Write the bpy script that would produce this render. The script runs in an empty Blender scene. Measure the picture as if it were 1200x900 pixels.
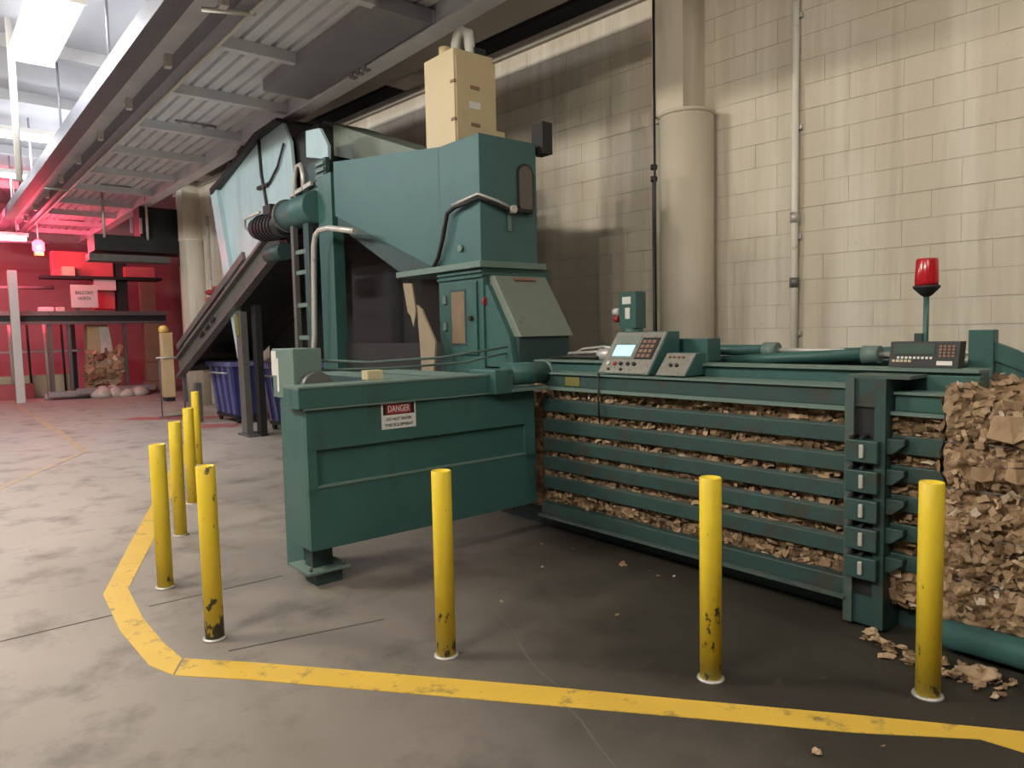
import bpy, bmesh, math, random
from mathutils import Vector, Matrix, noise
R = math.radians
random.seed(7)
SC = bpy.context.scene
COL = SC.collection

# ------------------------------------------------------------------ camera, world, lights, exposure
AZ, PITCH, ROLL, F_PX = R(136.5), math.atan(62 / 850), math.atan(.0219), 850
fh = Vector((math.cos(AZ), math.sin(AZ), 0)); r0 = Vector((math.sin(AZ), -math.cos(AZ), 0)); zz = Vector((0, 0, 1))
FW = math.cos(PITCH) * fh - math.sin(PITCH) * zz
u0 = math.sin(PITCH) * fh + math.cos(PITCH) * zz
RT = math.cos(ROLL) * r0 - math.sin(ROLL) * u0
UP = math.sin(ROLL) * r0 + math.cos(ROLL) * u0
cam = bpy.data.cameras.new('camera'); cam.sensor_width = 36; cam.lens = F_PX * 36 / 1200; cam.clip_end = 200
cam_o = bpy.data.objects.new('camera', cam); COL.objects.link(cam_o)
m3 = Matrix((RT, UP, -FW)).transposed()
cam_o.matrix_world = Matrix.Translation((0, 0, 1.6)) @ m3.to_4x4()
SC.camera = cam_o

world = bpy.data.worlds.new('world'); SC.world = world; world.use_nodes = True
world.node_tree.nodes['Background'].inputs[0].default_value = (.62, .60, .56, 1)
world.node_tree.nodes['Background'].inputs[1].default_value = .10
SC.view_settings.view_transform = 'Standard'; SC.view_settings.look = 'None'
SC.view_settings.gamma = 1; SC.view_settings.use_curve_mapping = False
SC.view_settings.exposure = 0.0
SC.cycles.use_denoising = True
SC.cycles.max_bounces = 6

# machine frame: the baler, conveyor and overhead deck stand 4 degrees off the block wall
MROT = R(-4); CM, SM = math.cos(MROT), math.sin(MROT)
def m2w(x, y, z=0): return Vector((x * CM - y * SM, x * SM + y * CM, z))

def lamp(name, kind, loc, energy, color, size=None, size_y=None, rot=(0, 0, 0), frame='m', radius=None):
    l = bpy.data.lights.new(name, kind); l.energy = energy; l.color = color
    if kind == 'AREA':
        l.shape = 'RECTANGLE'; l.size = size; l.size_y = size_y
    elif radius: l.shadow_soft_size = radius
    o = bpy.data.objects.new(name, l); COL.objects.link(o)
    o.location = m2w(*loc) if frame == 'm' else Vector(loc)
    o.rotation_euler = rot
    return o
WARM, COOL, RED = (1, .93, .80), (.93, .96, 1), (1, .09, .15)
# (x, y, runs along x?, watts down, watts up, colour): fluorescent strips hung under the ceiling, z = 5.6
STRIPS = [(-11.4, 1.60, True, 170, 14, COOL), (-17.4, 2.15, False, 230, 12, COOL), (-21.6, 2.2, False, 130, 6, COOL),
          (-7.2, -2.2, True, 1000, 110, WARM), (-1.6, -3.5, True, 880, 60, WARM), (1.6, -1.0, True, 200, 70, WARM), (1.5, 4.4, True, 150, 20, WARM), (-13.5, -1.6, True, 620, 14, COOL)]

# ------------------------------------------------------------------ materials
MATS = {}
def nodes(name):
    m = bpy.data.materials.new(name); m.use_nodes = True; MATS[name] = m
    nt = m.node_tree; b = nt.nodes['Principled BSDF']
    return m, nt, b
def N(nt, t, **kw):
    n = nt.nodes.new(t)
    for k, v in kw.items(): setattr(n, k, v)
    return n
def mixc(nt, fac, a, b):
    n = N(nt, 'ShaderNodeMix', data_type='RGBA')
    if isinstance(fac, (int, float)): n.inputs[0].default_value = fac
    else: nt.links.new(fac, n.inputs[0])
    for i, v in ((6, a), (7, b)):
        if isinstance(v, tuple): n.inputs[i].default_value = (*v[:3], 1)
        else: nt.links.new(v, n.inputs[i])
    return n.outputs[2]
def noi(nt, vec, scale, detail=3, rough=.55, sc3=None):
    if sc3:
        mp = N(nt, 'ShaderNodeMapping'); mp.inputs['Scale'].default_value = sc3; nt.links.new(vec, mp.inputs[0]); vec = mp.outputs[0]
    n = N(nt, 'ShaderNodeTexNoise'); n.inputs['Scale'].default_value = scale; n.inputs['Detail'].default_value = detail
    n.inputs['Roughness'].default_value = rough; nt.links.new(vec, n.inputs['Vector']); return n.outputs[0]
def ramp(nt, fac, a, b):
    n = N(nt, 'ShaderNodeMapRange'); n.inputs[1].default_value = a; n.inputs[2].default_value = b; nt.links.new(fac, n.inputs[0]); return n.outputs[0]
def pos(nt): return N(nt, 'ShaderNodeNewGeometry').outputs['Position']
def bump(nt, b, h, strength, dist=.01):
    n = N(nt, 'ShaderNodeBump'); n.inputs['Strength'].default_value = strength; n.inputs['Distance'].default_value = dist
    nt.links.new(h, n.inputs['Height']); nt.links.new(n.outputs[0], b.inputs['Normal'])
def paint(name, col, rough=.45, metal=0, var=.18, scale=4, dirt=None, dthr=(.58, .7), dscale=9, bmp=.05, streak=False):
    m, nt, b = nodes(name); p = pos(nt)
    lo = tuple(c * (1 - var) for c in col); hi = tuple(min(1, c * (1 + var)) for c in col)
    c = mixc(nt, noi(nt, p, scale, 4), lo, hi)
    if dirt:
        c = mixc(nt, ramp(nt, noi(nt, p, dscale, 5, .65, (1, 1, .25) if streak else None), *dthr), c, dirt)
    nt.links.new(c, b.inputs['Base Color']); b.inputs['Roughness'].default_value = rough; b.inputs['Metallic'].default_value = metal
    if bmp: bump(nt, b, noi(nt, p, 60, 3), bmp)
    return m
def emit(name, col, strength):
    m, nt, b = nodes(name); b.inputs['Base Color'].default_value = (*col, 1)
    b.inputs['Emission Color'].default_value = (*col, 1); b.inputs['Emission Strength'].default_value = strength; return m

TEAL = paint('teal_paint', (.036, .104, .093), .45, dirt=(.030, .062, .053), dthr=(.56, .74), dscale=5, streak=True)
TEALG = paint('shaded_grimy_teal', (.024, .060, .055), .5, var=.25, dirt=(.040, .042, .034), dthr=(.50, .66), dscale=7)  # shade on the chamber's front painted in, plus grime
TEALE = paint('lit_scuffed_rail_edge', (.060, .090, .080), .5, var=.25, dirt=(.11, .10, .08), dthr=(.52, .66), dscale=18)  # light along the rail tops painted in, plus scuffs
TEALL = paint('light_teal_paint', (.040, .112, .110), .52, var=.1, dirt=(.040, .095, .092), dthr=(.55, .8), dscale=3, streak=True)
TEALP = paint('pale_teal_steel', (.42, .56, .60), .30, var=.1, dirt=(.28, .42, .46), dthr=(.5, .85), dscale=3, streak=True)
TEALD = paint('dark_teal_steel', (.022, .050, .050), .55, dirt=(.03, .028, .024))
TEALW = paint('worn_teal_steel', (.125, .185, .162), .5, var=.2, dirt=(.18, .20, .165), dthr=(.58, .76), dscale=14)
GREYT = paint('dusty_grey_green', (.17, .20, .165), .6, var=.15, dirt=(.12, .12, .09))
def bollard_paint(name, thr, lo=.0):
    m, nt, b = nodes(name); p = pos(nt)
    c = mixc(nt, noi(nt, p, 6, 3), (.74, .53, .025), (.86, .64, .05))
    sp = N(nt, 'ShaderNodeSeparateXYZ'); nt.links.new(p, sp.inputs[0])
    mr = N(nt, 'ShaderNodeMapRange'); mr.inputs[1].default_value = .05; mr.inputs[2].default_value = .55; mr.inputs[3].default_value = .10; mr.inputs[4].default_value = lo
    nt.links.new(sp.outputs[2], mr.inputs[0])                       # bumper and cart scuffs sit low on the pipe
    ad = N(nt, 'ShaderNodeMath', operation='ADD'); nt.links.new(noi(nt, p, 19, 5, .65, (1, 1, .55)), ad.inputs[0]); nt.links.new(mr.outputs[0], ad.inputs[1])
    c = mixc(nt, ramp(nt, ad.outputs[0], thr, thr + .05), c, (.07, .055, .035))
    nt.links.new(c, b.inputs['Base Color']); b.inputs['Roughness'].default_value = .42; return m
YEL = bollard_paint('yellow_paint', .665); YELW = bollard_paint('scarred_yellow_paint', .585, -.05)
YLINE = paint('floor_line_paint', (.66, .425, .06), .5, var=.16, dirt=(.20, .14, .055), dthr=(.55, .70), dscale=8)
YFADE = paint('faded_line_paint', (.42, .33, .19), .55, var=.2, dirt=(.30, .26, .21), dthr=(.5, .6), dscale=3)
REDM = paint('red_floor_paint', (.42, .10, .09), .6, var=.2, dirt=(.30, .25, .21), dthr=(.5, .65), dscale=4)
STEEL = paint('grey_steel', (.13, .13, .125), .45, .3, dirt=(.07, .06, .05))
DARK = paint('dark_steel', (.020, .020, .022), .5, .2)
BLACK = paint('black_rubber', (.012, .012, .012), .6)  # also colours the added dark backings
DECK = paint('deck_steel', (.78, .83, .96), .6, .1, var=.3, scale=1.5)  # bluish white carries the haze glow on the deck
DECKL = paint('deck_beam_grey', (.30, .30, .335), .5, .1, var=.2, scale=2)
WHITE = paint('white_paint', (.62, .60, .57), .5, var=.06)
GALV = paint('galvanised_pipe', (.52, .50, .46), .38, .35, var=.12, dirt=(.30, .28, .24))
PIPEW = paint('pale_pipe_paint', (.72, .68, .60), .4, var=.1, dirt=(.5, .46, .4))
DUSTY = paint('dusty_card', (.27, .215, .145), .85, var=.2, scale=9)
DWIN = paint('dusty_amber_pane', (.20, .145, .09), .4, var=.2, scale=12)
CREAM = paint('cream_enamel', (.52, .42, .25), .5, var=.06, dirt=(.48, .38, .2), dthr=(.62, .8), dscale=6)
TAN = paint('tan_board', (.52, .36, .20), .7, var=.08)
WOOD = paint('pale_wood', (.52, .44, .27), .7, var=.15)
BLUE = paint('blue_plastic', (.030, .036, .14), .42, var=.1)
BLUEL = paint('blue_rim_plastic', (.15, .15, .34), .42, var=.1)
BROWN = paint('brown_box_card', (.24, .13, .09), .8, var=.2)
REDP = paint('red_cabinet_paint', (.50, .10, .11), .5, var=.15)
REDG = paint('red_lens', (.42, .012, .018), .18, var=.15, bmp=0)
CEIL = paint('ceiling_white', (.40, .40, .415), .8, var=.10, scale=.6)
CONC = paint('ceiling_concrete', (.48, .44, .40), .85, var=.18, scale=1.2, dirt=(.36, .33, .30), dscale=1.5)
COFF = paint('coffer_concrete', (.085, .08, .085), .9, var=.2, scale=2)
FARW = paint('far_wall_paint', (.34, .20, .20), .85, var=.25, scale=.7)
PLAST = paint('stretch_wrap', (.55, .50, .44), .25, var=.25, scale=6)
SILV = paint('dull_aluminium', (.45, .42, .42), .35, .6, var=.2)
CREAMF = paint('cream_timber', (.62, .52, .36), .7, var=.1)
SIGNR = paint('sign_red', (.34, .025, .03), .4, var=.05, bmp=0)
SIGNB = paint('sign_black', (.015, .015, .015), .4, bmp=0)
SIGNW = paint('sign_white', (.66, .66, .62), .4, var=.06, bmp=0)
LABELY = paint('yellow_sticker', (.17, .155, .035), .5, bmp=0)
PANELG = paint('console_face', (.27, .26, .22), .4, .3, var=.2, scale=25, dirt=(.12, .09, .07), dscale=40)
WINDOW = paint('dusty_window', (.105, .085, .075), .25, var=.2, scale=8)
SCREEN = emit('lit_screen', (.40, .66, .74), .75)
SCRDIM = paint('dim_display', (.045, .075, .060), .2, bmp=0)
TUBE = emit('fluorescent_tube', (.97, .98, 1), 9)
REDE = emit('red_glow_glass', (1, .04, .06), 14)
AMBER = paint('amber_lens', (.75, .50, .12), .3, bmp=0)

def wallmat():
    m, nt, b = nodes('painted_block'); p = pos(nt)
    c = mixc(nt, noi(nt, p, 1.1, 4), (.50, .435, .335), (.62, .555, .445))
    st = noi(nt, p, 2.6, 4, .6, (1, 1, .05))
    c = mixc(nt, ramp(nt, st, .46, .70), c, (.72, .665, .56))
    st2 = noi(nt, p, 5.5, 5, .6, (1, 1, .07))
    c = mixc(nt, ramp(nt, st2, .55, .85), c, (.38, .33, .25))
    c = mixc(nt, ramp(nt, noi(nt, p, 14, 5, .7), .66, .82), c, (.34, .29, .22))
    nt.links.new(c, b.inputs['Base Color']); b.inputs['Roughness'].default_value = .6
    bump(nt, b, noi(nt, p, 55, 4, .6), .25, .006); return m
WALL = wallmat()
JOINT = paint('mortar_joint', (.40, .345, .26), .9, var=.35, scale=3)
def floormat():
    m, nt, b = nodes('concrete_floor'); p = pos(nt)
    c1 = mixc(nt, noi(nt, p, .55, 5, .6), (.024, .021, .0155), (.046, .040, .031))          # dark tone by the machine
    c2 = mixc(nt, noi(nt, p, .55, 5, .6), (.32, .278, .242), (.48, .42, .37))             # pale tone in the aisle
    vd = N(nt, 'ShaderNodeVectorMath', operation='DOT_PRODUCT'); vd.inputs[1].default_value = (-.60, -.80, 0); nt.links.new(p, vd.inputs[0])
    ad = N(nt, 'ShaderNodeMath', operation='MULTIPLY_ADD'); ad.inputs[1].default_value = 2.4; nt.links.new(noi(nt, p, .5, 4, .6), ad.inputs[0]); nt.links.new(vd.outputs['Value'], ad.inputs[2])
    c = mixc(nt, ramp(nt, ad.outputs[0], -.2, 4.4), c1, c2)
    def over(f, dk, lt):
        nonlocal c; c = mixc(nt, f, c, mixc(nt, .55, c, dk if dk else lt))
    over(ramp(nt, noi(nt, p, 2.2, 5, .65), .50, .72), (.02, .018, .014), None)
    over(ramp(nt, noi(nt, p, 9, 6, .7, (1, .5, 1)), .60, .76), None, (.13, .118, .10))
    over(ramp(nt, noi(nt, p, 40, 4, .7), .66, .76), None, (.17, .155, .135))
    nt.links.new(c, b.inputs['Base Color'])
    rr = N(nt, 'ShaderNodeMapRange'); rr.inputs[3].default_value = .48; rr.inputs[4].default_value = .75; b.inputs['Specular IOR Level'].default_value = .35
    nt.links.new(noi(nt, p, 1.4, 4), rr.inputs[0]); nt.links.new(rr.outputs[0], b.inputs['Roughness'])
    bump(nt, b, noi(nt, p, 30, 5, .65), .12, .004); return m
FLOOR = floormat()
def cardmat(name, attr):
    m, nt, b = nodes(name); p = pos(nt)
    if attr:
        a = N(nt, 'ShaderNodeAttribute'); a.attribute_name = 'tone'; f = a.outputs['Fac']
    else:
        f = N(nt, 'ShaderNodeObjectInfo').outputs['Random']
    n = N(nt, 'ShaderNodeValToRGB'); e = n.color_ramp.elements
    e[0].position = 0; e[0].color = (.09, .05, .024, 1); e[1].position = 1; e[1].color = (.60, .50, .38, 1)
    for q, cc in ((.25, (.24, .150, .078)), (.6, (.37, .250, .145)), (.88, (.48, .345, .21))):
        k = n.color_ramp.elements.new(q); k.color = (*cc, 1)
    nt.links.new(f, n.inputs[0])
    c = mixc(nt, ramp(nt, noi(nt, p, 18, 4), .45, .9), n.outputs[0], (.20, .12, .065))
    nt.links.new(c, b.inputs['Base Color']); b.inputs['Roughness'].default_value = .8
    bump(nt, b, noi(nt, p, 35, 4), .3, .01); return m
CARD = cardmat('torn_card', True); CARDO = cardmat('card_scrap', False)

# ------------------------------------------------------------------ building helpers
ORG = {}
def thing(name, label, cat, loc, group=None, frame='m'):
    o = bpy.data.objects.new(name, None); COL.objects.link(o); o.empty_display_size = .1
    place(o, loc, frame); o['label'] = label; o['category'] = cat
    if group: o['group'] = group
    return o
def place(o, loc, frame):
    ORG[o] = Vector(loc)
    if frame == 'm': o.location = m2w(*loc); o.rotation_euler = (0, 0, MROT)
    else: o.location = Vector(loc)
def tag(o, label, cat, group=None):
    o['label'] = label; o['category'] = cat
    if group: o['group'] = group
    return o
def org(o):
    while o.parent: o = o.parent
    return ORG[o]

class MB:
    def __init__(s): s.v = []; s.f = []; s.sm = []; s.t = []
    def add(s, vs, fs, smooth=False, tone=None):
        k = len(s.v); s.v += [Vector(v) for v in vs]
        for f in fs: s.f.append(tuple(k + i for i in f)); s.sm.append(smooth); s.t.append(tone if tone is not None else .5)
        return s
    def box(s, a, b):
        x0, y0, z0 = a; x1, y1, z1 = b
        return s.add([(x, y, z) for z in (z0, z1) for y in (y0, y1) for x in (x0, x1)],
                     [(0, 2, 3, 1), (4, 5, 7, 6), (0, 1, 5, 4), (2, 6, 7, 3), (0, 4, 6, 2), (1, 3, 7, 5)])
    def obox(s, c, size, mat=None):
        c = Vector(c); h = [q / 2 for q in size]; M = mat or Matrix.Identity(3)
        vs = [c + M @ Vector((x, y, z)) for z in (-h[2], h[2]) for y in (-h[1], h[1]) for x in (-h[0], h[0])]
        return s.add(vs, [(0, 2, 3, 1), (4, 5, 7, 6), (0, 1, 5, 4), (2, 6, 7, 3), (0, 4, 6, 2), (1, 3, 7, 5)])
    def hexa(s, b4, t4):
        return s.add(list(b4) + list(t4), [(3, 2, 1, 0), (4, 5, 6, 7), (0, 1, 5, 4), (1, 2, 6, 5), (2, 3, 7, 6), (3, 0, 4, 7)])
    def beam(s, p, q, w, h, up=(0, 0, 1)):
        if up[1]: w, h = h, w            # w is always the thickness across the machine
        p, q = Vector(p), Vector(q); d = (q - p).normalized(); sd = d.cross(Vector(up)).normalized(); u = sd.cross(d)
        o = [sd * (i * w / 2) + u * (j * h / 2) for i, j in ((-1, -1), (1, -1), (1, 1), (-1, 1))]
        return s.hexa([p + k for k in o], [q + k for k in o])
    def cyl(s, p, q, r, r2=None, n=14, caps=True):
        p, q = Vector(p), Vector(q); r2 = r if r2 is None else r2; d = (q - p).normalized()
        a = d.orthogonal().normalized(); b = d.cross(a); k = len(s.v)
        for c, rr in ((p, r), (q, r2)):
            for i in range(n):
                t = 2 * math.pi * i / n; s.v.append(c + (a * math.cos(t) + b * math.sin(t)) * rr)
        for i in range(n):
            j = (i + 1) % n; s.f.append((k + i, k + j, k + n + j, k + n + i)); s.sm.append(True); s.t.append(.5)
        if caps:
            s.f.append(tuple(k + i for i in reversed(range(n)))); s.f.append(tuple(k + n + i for i in range(n))); s.sm += [False] * 2; s.t += [.5] * 2
        return s
    def tube(s, pts, r, n=8):
        pts = [Vector(p) for p in pts]; k = len(s.v); a = None
        for i, p in enumerate(pts):
            d = (pts[min(i + 1, len(pts) - 1)] - pts[max(i - 1, 0)]).normalized()
            a = d.orthogonal().normalized() if a is None else (a - d * a.dot(d)).normalized(); b = d.cross(a)
            for j in range(n):
                t = 2 * math.pi * j / n; s.v.append(p + (a * math.cos(t) + b * math.sin(t)) * r)
        for i in range(len(pts) - 1):
            for j in range(n):
                j2 = (j + 1) % n; s.f.append((k + i * n + j, k + i * n + j2, k + (i + 1) * n + j2, k + (i + 1) * n + j)); s.sm.append(True); s.t.append(.5)
        e = k + (len(pts) - 1) * n
        s.f.append(tuple(k + j for j in reversed(range(n)))); s.f.append(tuple(e + j for j in range(n))); s.sm += [False] * 2; s.t += [.5] * 2
        return s
    def lathe(s, c, prof, n=20):      # prof: (radius, z)
        c = Vector(c); k = len(s.v)
        for r, z in prof:
            for i in range(n):
                t = 2 * math.pi * i / n; s.v.append(c + Vector((r * math.cos(t), r * math.sin(t), z)))
        for a in range(len(prof) - 1):
            for i in range(n):
                j = (i + 1) % n; s.f.append((k + a * n + i, k + a * n + j, k + (a + 1) * n + j, k + (a + 1) * n + i)); s.sm.append(True); s.t.append(.5)
        s.f.append(tuple(k + i for i in reversed(range(n)))); e = k + (len(prof) - 1) * n; s.f.append(tuple(e + i for i in range(n)))
        s.sm += [False] * 2; s.t += [.5] * 2
        return s
    def prism(s, poly, ax, a, b):
        def P(u, w, t): return {'y': (u, t, w), 'x': (t, u, w), 'z': (u, w, t)}[ax]
        n = len(poly); vs = [P(u, w, a) for u, w in poly] + [P(u, w, b) for u, w in poly]
        fs = [tuple(range(n)), tuple(range(2 * n - 1, n - 1, -1))] + [(i, n + i, n + (i + 1) % n, (i + 1) % n) for i in range(n)]
        return s.add(vs, fs)
    def build(s, name, mat, parent=None, frame='m', loc=None, bevel=0, kind=None):
        me = bpy.data.meshes.new(name)
        if parent is not None: o0 = org(parent)
        elif loc is not None: o0 = Vector(loc)
        else:
            xs = [v.x for v in s.v]; ys = [v.y for v in s.v]
            o0 = Vector(((min(xs) + max(xs)) / 2, (min(ys) + max(ys)) / 2, min(v.z for v in s.v)))
        me.from_pydata([v - o0 for v in s.v], [], s.f)
        bm = bmesh.new(); bm.from_mesh(me); bmesh.ops.recalc_face_normals(bm, faces=bm.faces); bm.to_mesh(me); bm.free()
        for p, q in zip(me.polygons, s.sm): p.use_smooth = q
        if any(t != .5 for t in s.t):
            at = me.attributes.new('tone', 'FLOAT', 'FACE')
            for i, t in enumerate(s.t): at.data[i].value = t
        me.materials.append(mat)
        o = bpy.data.objects.new(name, me); COL.objects.link(o)
        if parent is not None: o.parent = parent
        else: place(o, o0, frame)
        if bevel:
            md = o.modifiers.new('bevel', 'BEVEL'); md.width = bevel; md.segments = 2; md.limit_method = 'ANGLE'; md.angle_limit = R(40)
        if kind: o['kind'] = kind
        return o
def bx(name, a, b, mat, parent=None, bevel=0, **k): return MB().box(a, b).build(name, mat, parent, bevel=bevel, **k)
def text(name, body, center, size, ux, uy, mat, parent, width=None):
    cu = bpy.data.curves.new(name, 'FONT'); cu.body = body; cu.align_x = 'CENTER'; cu.align_y = 'CENTER'; cu.size = size; cu.extrude = .0008
    t = bpy.data.objects.new(name, cu); COL.objects.link(t)
    bpy.context.view_layer.update()
    me = bpy.data.meshes.new_from_object(t.evaluated_get(bpy.context.evaluated_depsgraph_get()))
    bpy.data.objects.remove(t)
    xs = [v.co.x for v in me.vertices]; w = max(xs) - min(xs); k = (width / w) if width else 1
    ux, uy = Vector(ux), Vector(uy); un = ux.cross(uy); c = Vector(center) - org(parent)
    for v in me.vertices: v.co = c + ux * v.co.x * k + uy * v.co.y + un * v.co.z
    me.materials.clear(); me.materials.append(mat)
    o = bpy.data.objects.new(name, me); COL.objects.link(o); o.parent = parent; return o
def struct(o): o['kind'] = 'structure'; return o

# ------------------------------------------------------------------ the setting
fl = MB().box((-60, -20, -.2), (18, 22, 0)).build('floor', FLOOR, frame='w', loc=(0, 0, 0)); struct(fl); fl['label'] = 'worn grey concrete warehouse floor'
def strip(pts, w, z=.003):
    b = MB(); n = len(pts); L = []; Q = []
    for i, p in enumerate(pts):
        a = Vector(pts[max(i - 1, 0)]); c = Vector(pts[min(i + 1, n - 1)]); d = (c - a).normalized(); nn = Vector((-d.y, d.x))
        ww = w[i] if isinstance(w, (list, tuple)) else w
        L.append(Vector(p) + nn * ww / 2); Q.append(Vector(p) - nn * ww / 2)
    for i in range(n - 1):
        b.hexa([(*L[i], 0), (*Q[i], 0), (*Q[i + 1], 0), (*L[i + 1], 0)], [(*L[i], z), (*Q[i], z), (*Q[i + 1], z), (*L[i + 1], z)])
    return b
def wpt(p): v = m2w(*p); return (v.x, v.y)
def floor_part(name, pts, w, mat, z=.0015):
    o = strip([wpt(p) for p in pts], w, z).build(name, mat, fl, frame='w'); return o
CRK = paint('crack_filler', (.115, .104, .088), .8, var=.3); SAW = paint('saw_cut_dirt', (.045, .04, .036), .9)
floor_part('joint', [(-4.69, -4), (-4.68, .8)], .012, SAW); floor_part('joint', [(-4.68, 1.0), (-4.66, 1.82)], .010, SAW)
floor_part('joint', [(-3.72, 1.15), (-3.62, 1.6), (-3.54, 1.95)], .010, SAW)
floor_part('crack', [(-3.62, 2.57), (-3.42, 2.56), (-3.22, 2.49), (-2.95, 2.40), (-2.73, 2.28), (-2.52, 2.19), (-2.32, 2.146), (-2.28, 2.13)], [.004, .007, .010, .008, .011, .009, .007, .004], CRK)
floor_part('crack', [(-2.2, 2.06), (-2.05, 2.02), (-1.9, 1.95), (-1.74, 1.889)], [.006, .009, .006, .004], CRK)

def poly_edge(name, up, lo, mat, label, cat):
    b = MB()
    for i in range(len(up) - 1):
        q = [up[i], lo[i], lo[i + 1], up[i + 1]]
        b.hexa([(*p, .0) for p in q], [(*p, .003) for p in q])
    o = b.build(name, mat); return tag(o, label, cat)
poly_edge('floor_line', [(-12.2, 3.30), (-9.4, 2.32), (-7.60, 1.70), (-6.18, 1.20), (-5.10, .83), (-4.39, .785), (-3.82, .80), (-3.63, .86)],
          [(-12.2, 3.46), (-9.35, 2.45), (-7.50, 1.83), (-6.08, 1.335), (-5.11, .975), (-4.50, .925), (-4.05, .925), (-3.79, .945)],
          YLINE, 'yellow painted floor line curving around the left bollards', 'floor line')
poly_edge('floor_line', [(-3.78, .955), (-3.49, 1.206), (-3.136, 1.488), (-2.356, 2.103), (-1.879, 2.463), (-1.339, 2.878), (-.985, 3.14), (-.846, 3.241), (-.40, 3.60)],
          [(-3.62, .865), (-3.32, 1.13), (-2.981, 1.40), (-2.24, 1.99), (-1.794, 2.345), (-1.281, 2.745), (-.937, 3.06), (-.804, 3.080), (-.25, 3.18)],
          YLINE, 'long straight yellow painted floor line along the front bollards', 'floor line')
tag(strip([(-27, 2.0), (-20, 1.93), (-15, 1.90), (-11.87, 1.83)], [.12, .13, .12, .09]).build('floor_line', YFADE), 'faded worn yellow floor line far left running towards the racks', 'floor line')
tag(strip([(-11.9, 1.80), (-9.69, .651), (-8.0, -.25)], .10).build('floor_line', YFADE), 'pale faded floor line crossing the left aisle diagonally', 'floor line')
tag(strip([(-16.2, 3.3), (-15.4, 4.1), (-14.9, 4.8)], .5).build('floor_marking', REDM), 'worn red floor marking beside the tan box stand', 'floor marking')
tag(strip([(-13.9, 3.7), (-13.3, 4.5)], .55).build('floor_marking', REDM), 'worn red floor marking in front of the blue carts', 'floor marking')

# block wall: courses 0.222 high, blocks 0.44 long, thin joints
WY, WX0, WX1, WTOP = 6.7, -19.2, 6.0, 5.13
CH, BL = .2222, .444
wl = MB().box((WX0, WY + .006, 0), (WX1, WY + .30, WTOP)).build('wall_back', JOINT, frame='w', loc=(0, WY, 0)); struct(wl)
wl['label'] = 'painted concrete block wall behind the baler'
bm_ = MB().box((-BL / 2 + .0012, 0, -CH / 2 + .0020), (BL / 2 - .0012, .05, CH / 2 - .0020))
proto = bm_.build('block', WALL, wl, frame='w'); block_mesh = proto.data
for v in block_mesh.vertices: v.co += Vector((0, WY, 0))
bpy.data.objects.remove(proto)
cells = []
for r in range(24):
    zc = CH * (r + .5) - .205 + .0
    if zc + CH / 2 > WTOP + .05 or zc < .1: continue
    k0 = int(WX0 / BL) + 1
    for k in range(k0, int(WX1 / BL)):
        xc = (k + (.5 if r % 2 else 0)) * BL
        # those seen largest: near the right end and above the machine line
        seen = zc > .9 and -8.3 < xc < -.6 and zc < 1.6 - (xc + 8.5) * .0 + 3.7
        d = math.hypot(xc, WY)
        px = Vector((xc, WY, zc - 1.6)); q = px.dot(FW); u = px.dot(RT) / q * F_PX; w = px.dot(UP) / q * F_PX
        inview = q > 0 and abs(u) < 625 and abs(w) < 465 and zc > 1.1
        cells.append((0 if inview else 1, d, xc, zc))
cells.sort()
rest = MB()
for i, (iv, d, xc, zc) in enumerate(cells):
    if i < 300:
        o = bpy.data.objects.new('block', block_mesh); COL.objects.link(o); o.parent = wl
        o.location = (xc, random.uniform(-.0022, .0022), zc)
    else:
        j = random.uniform(-.002, .002); rest.box((xc - BL / 2 + .0012, WY + j, zc - CH / 2 + .0020), (xc + BL / 2 - .0012, WY + .05, zc + CH / 2 - .0020))
rest.build('block_field', WALL, wl, frame='w', kind='stuff')

def wall_column(name, x, hcut):
    o = MB().cyl((x + .17, WY - .20, 0), (x + .17, WY - .20, hcut), .272, n=28).build(name, WALL, frame='w', loc=(x, WY - .02, 0)); struct(o)
    o['label'] = 'round painted concrete column half sunk in the block wall'
    MB().lathe((x + .17, WY - .20, hcut), [(.272, -.03), (.290, -.012), (.282, .012), (.25, .02)], 28).build('collar', WALL, o, frame='w')
    bx('pilaster', (x - .10, WY - .40, hcut), (x + .262, WY + .1, WTOP + .6), WALL, o, frame='w')
    bx('pilaster_step', (x - .22, WY - .20, hcut), (x - .10, WY + .1, WTOP + .6), WALL, o, frame='w')
wall_column('trim_1', -4.37, 3.74)
wall_column('trim_2', -17.9, 3.9)

# ceiling, beams and coffers
ce = bx('ceiling', (-60, -20, 6.15), (18, 22, 6.4), CEIL, frame='w'); struct(ce); ce['label'] = 'white ceiling with shallow panel joints'
for x in (-30, -25, -20.5, -16, -13.2, -9.5):
    bx('ceiling_joist', (x - .10, -8, 5.95), (x + .10, 4.4, 6.15), CEIL, ce, frame='w')
for y in (-2.5, -.3):
    bx('ceiling_joist', (-34, y - .06, 6.03), (8, y + .06, 6.15), CEIL, ce, frame='w')
tb = bx('trim_3', (-19.5, 5.05, 5.22), (8, 6.22, 6.15), CONC, frame='w'); struct(tb); tb['label'] = 'long concrete ceiling beam running beside the wall'
for x0, x1 in ((-4.75, -4.0), (-9.1, -8.4), (-13.2, -12.5), (-17.3, -16.6), (.4, 1.1)):
    bx('cross_beam', (x0, 6.2, 5.22), (x1, WY + .3, 6.15), CONC, tb, frame='w')
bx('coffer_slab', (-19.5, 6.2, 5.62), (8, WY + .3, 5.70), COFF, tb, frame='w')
bx('ledge', (-19.2, WY - .06, 5.13), (8, WY + .3, 5.24), CONC, tb, frame='w')
w2 = bx('wall_far', (-29.2, -16, 0), (-29.0, 22, 6.2), FARW, frame='w'); struct(w2); w2['label'] = 'dark far wall behind the red-lit racks'
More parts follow.
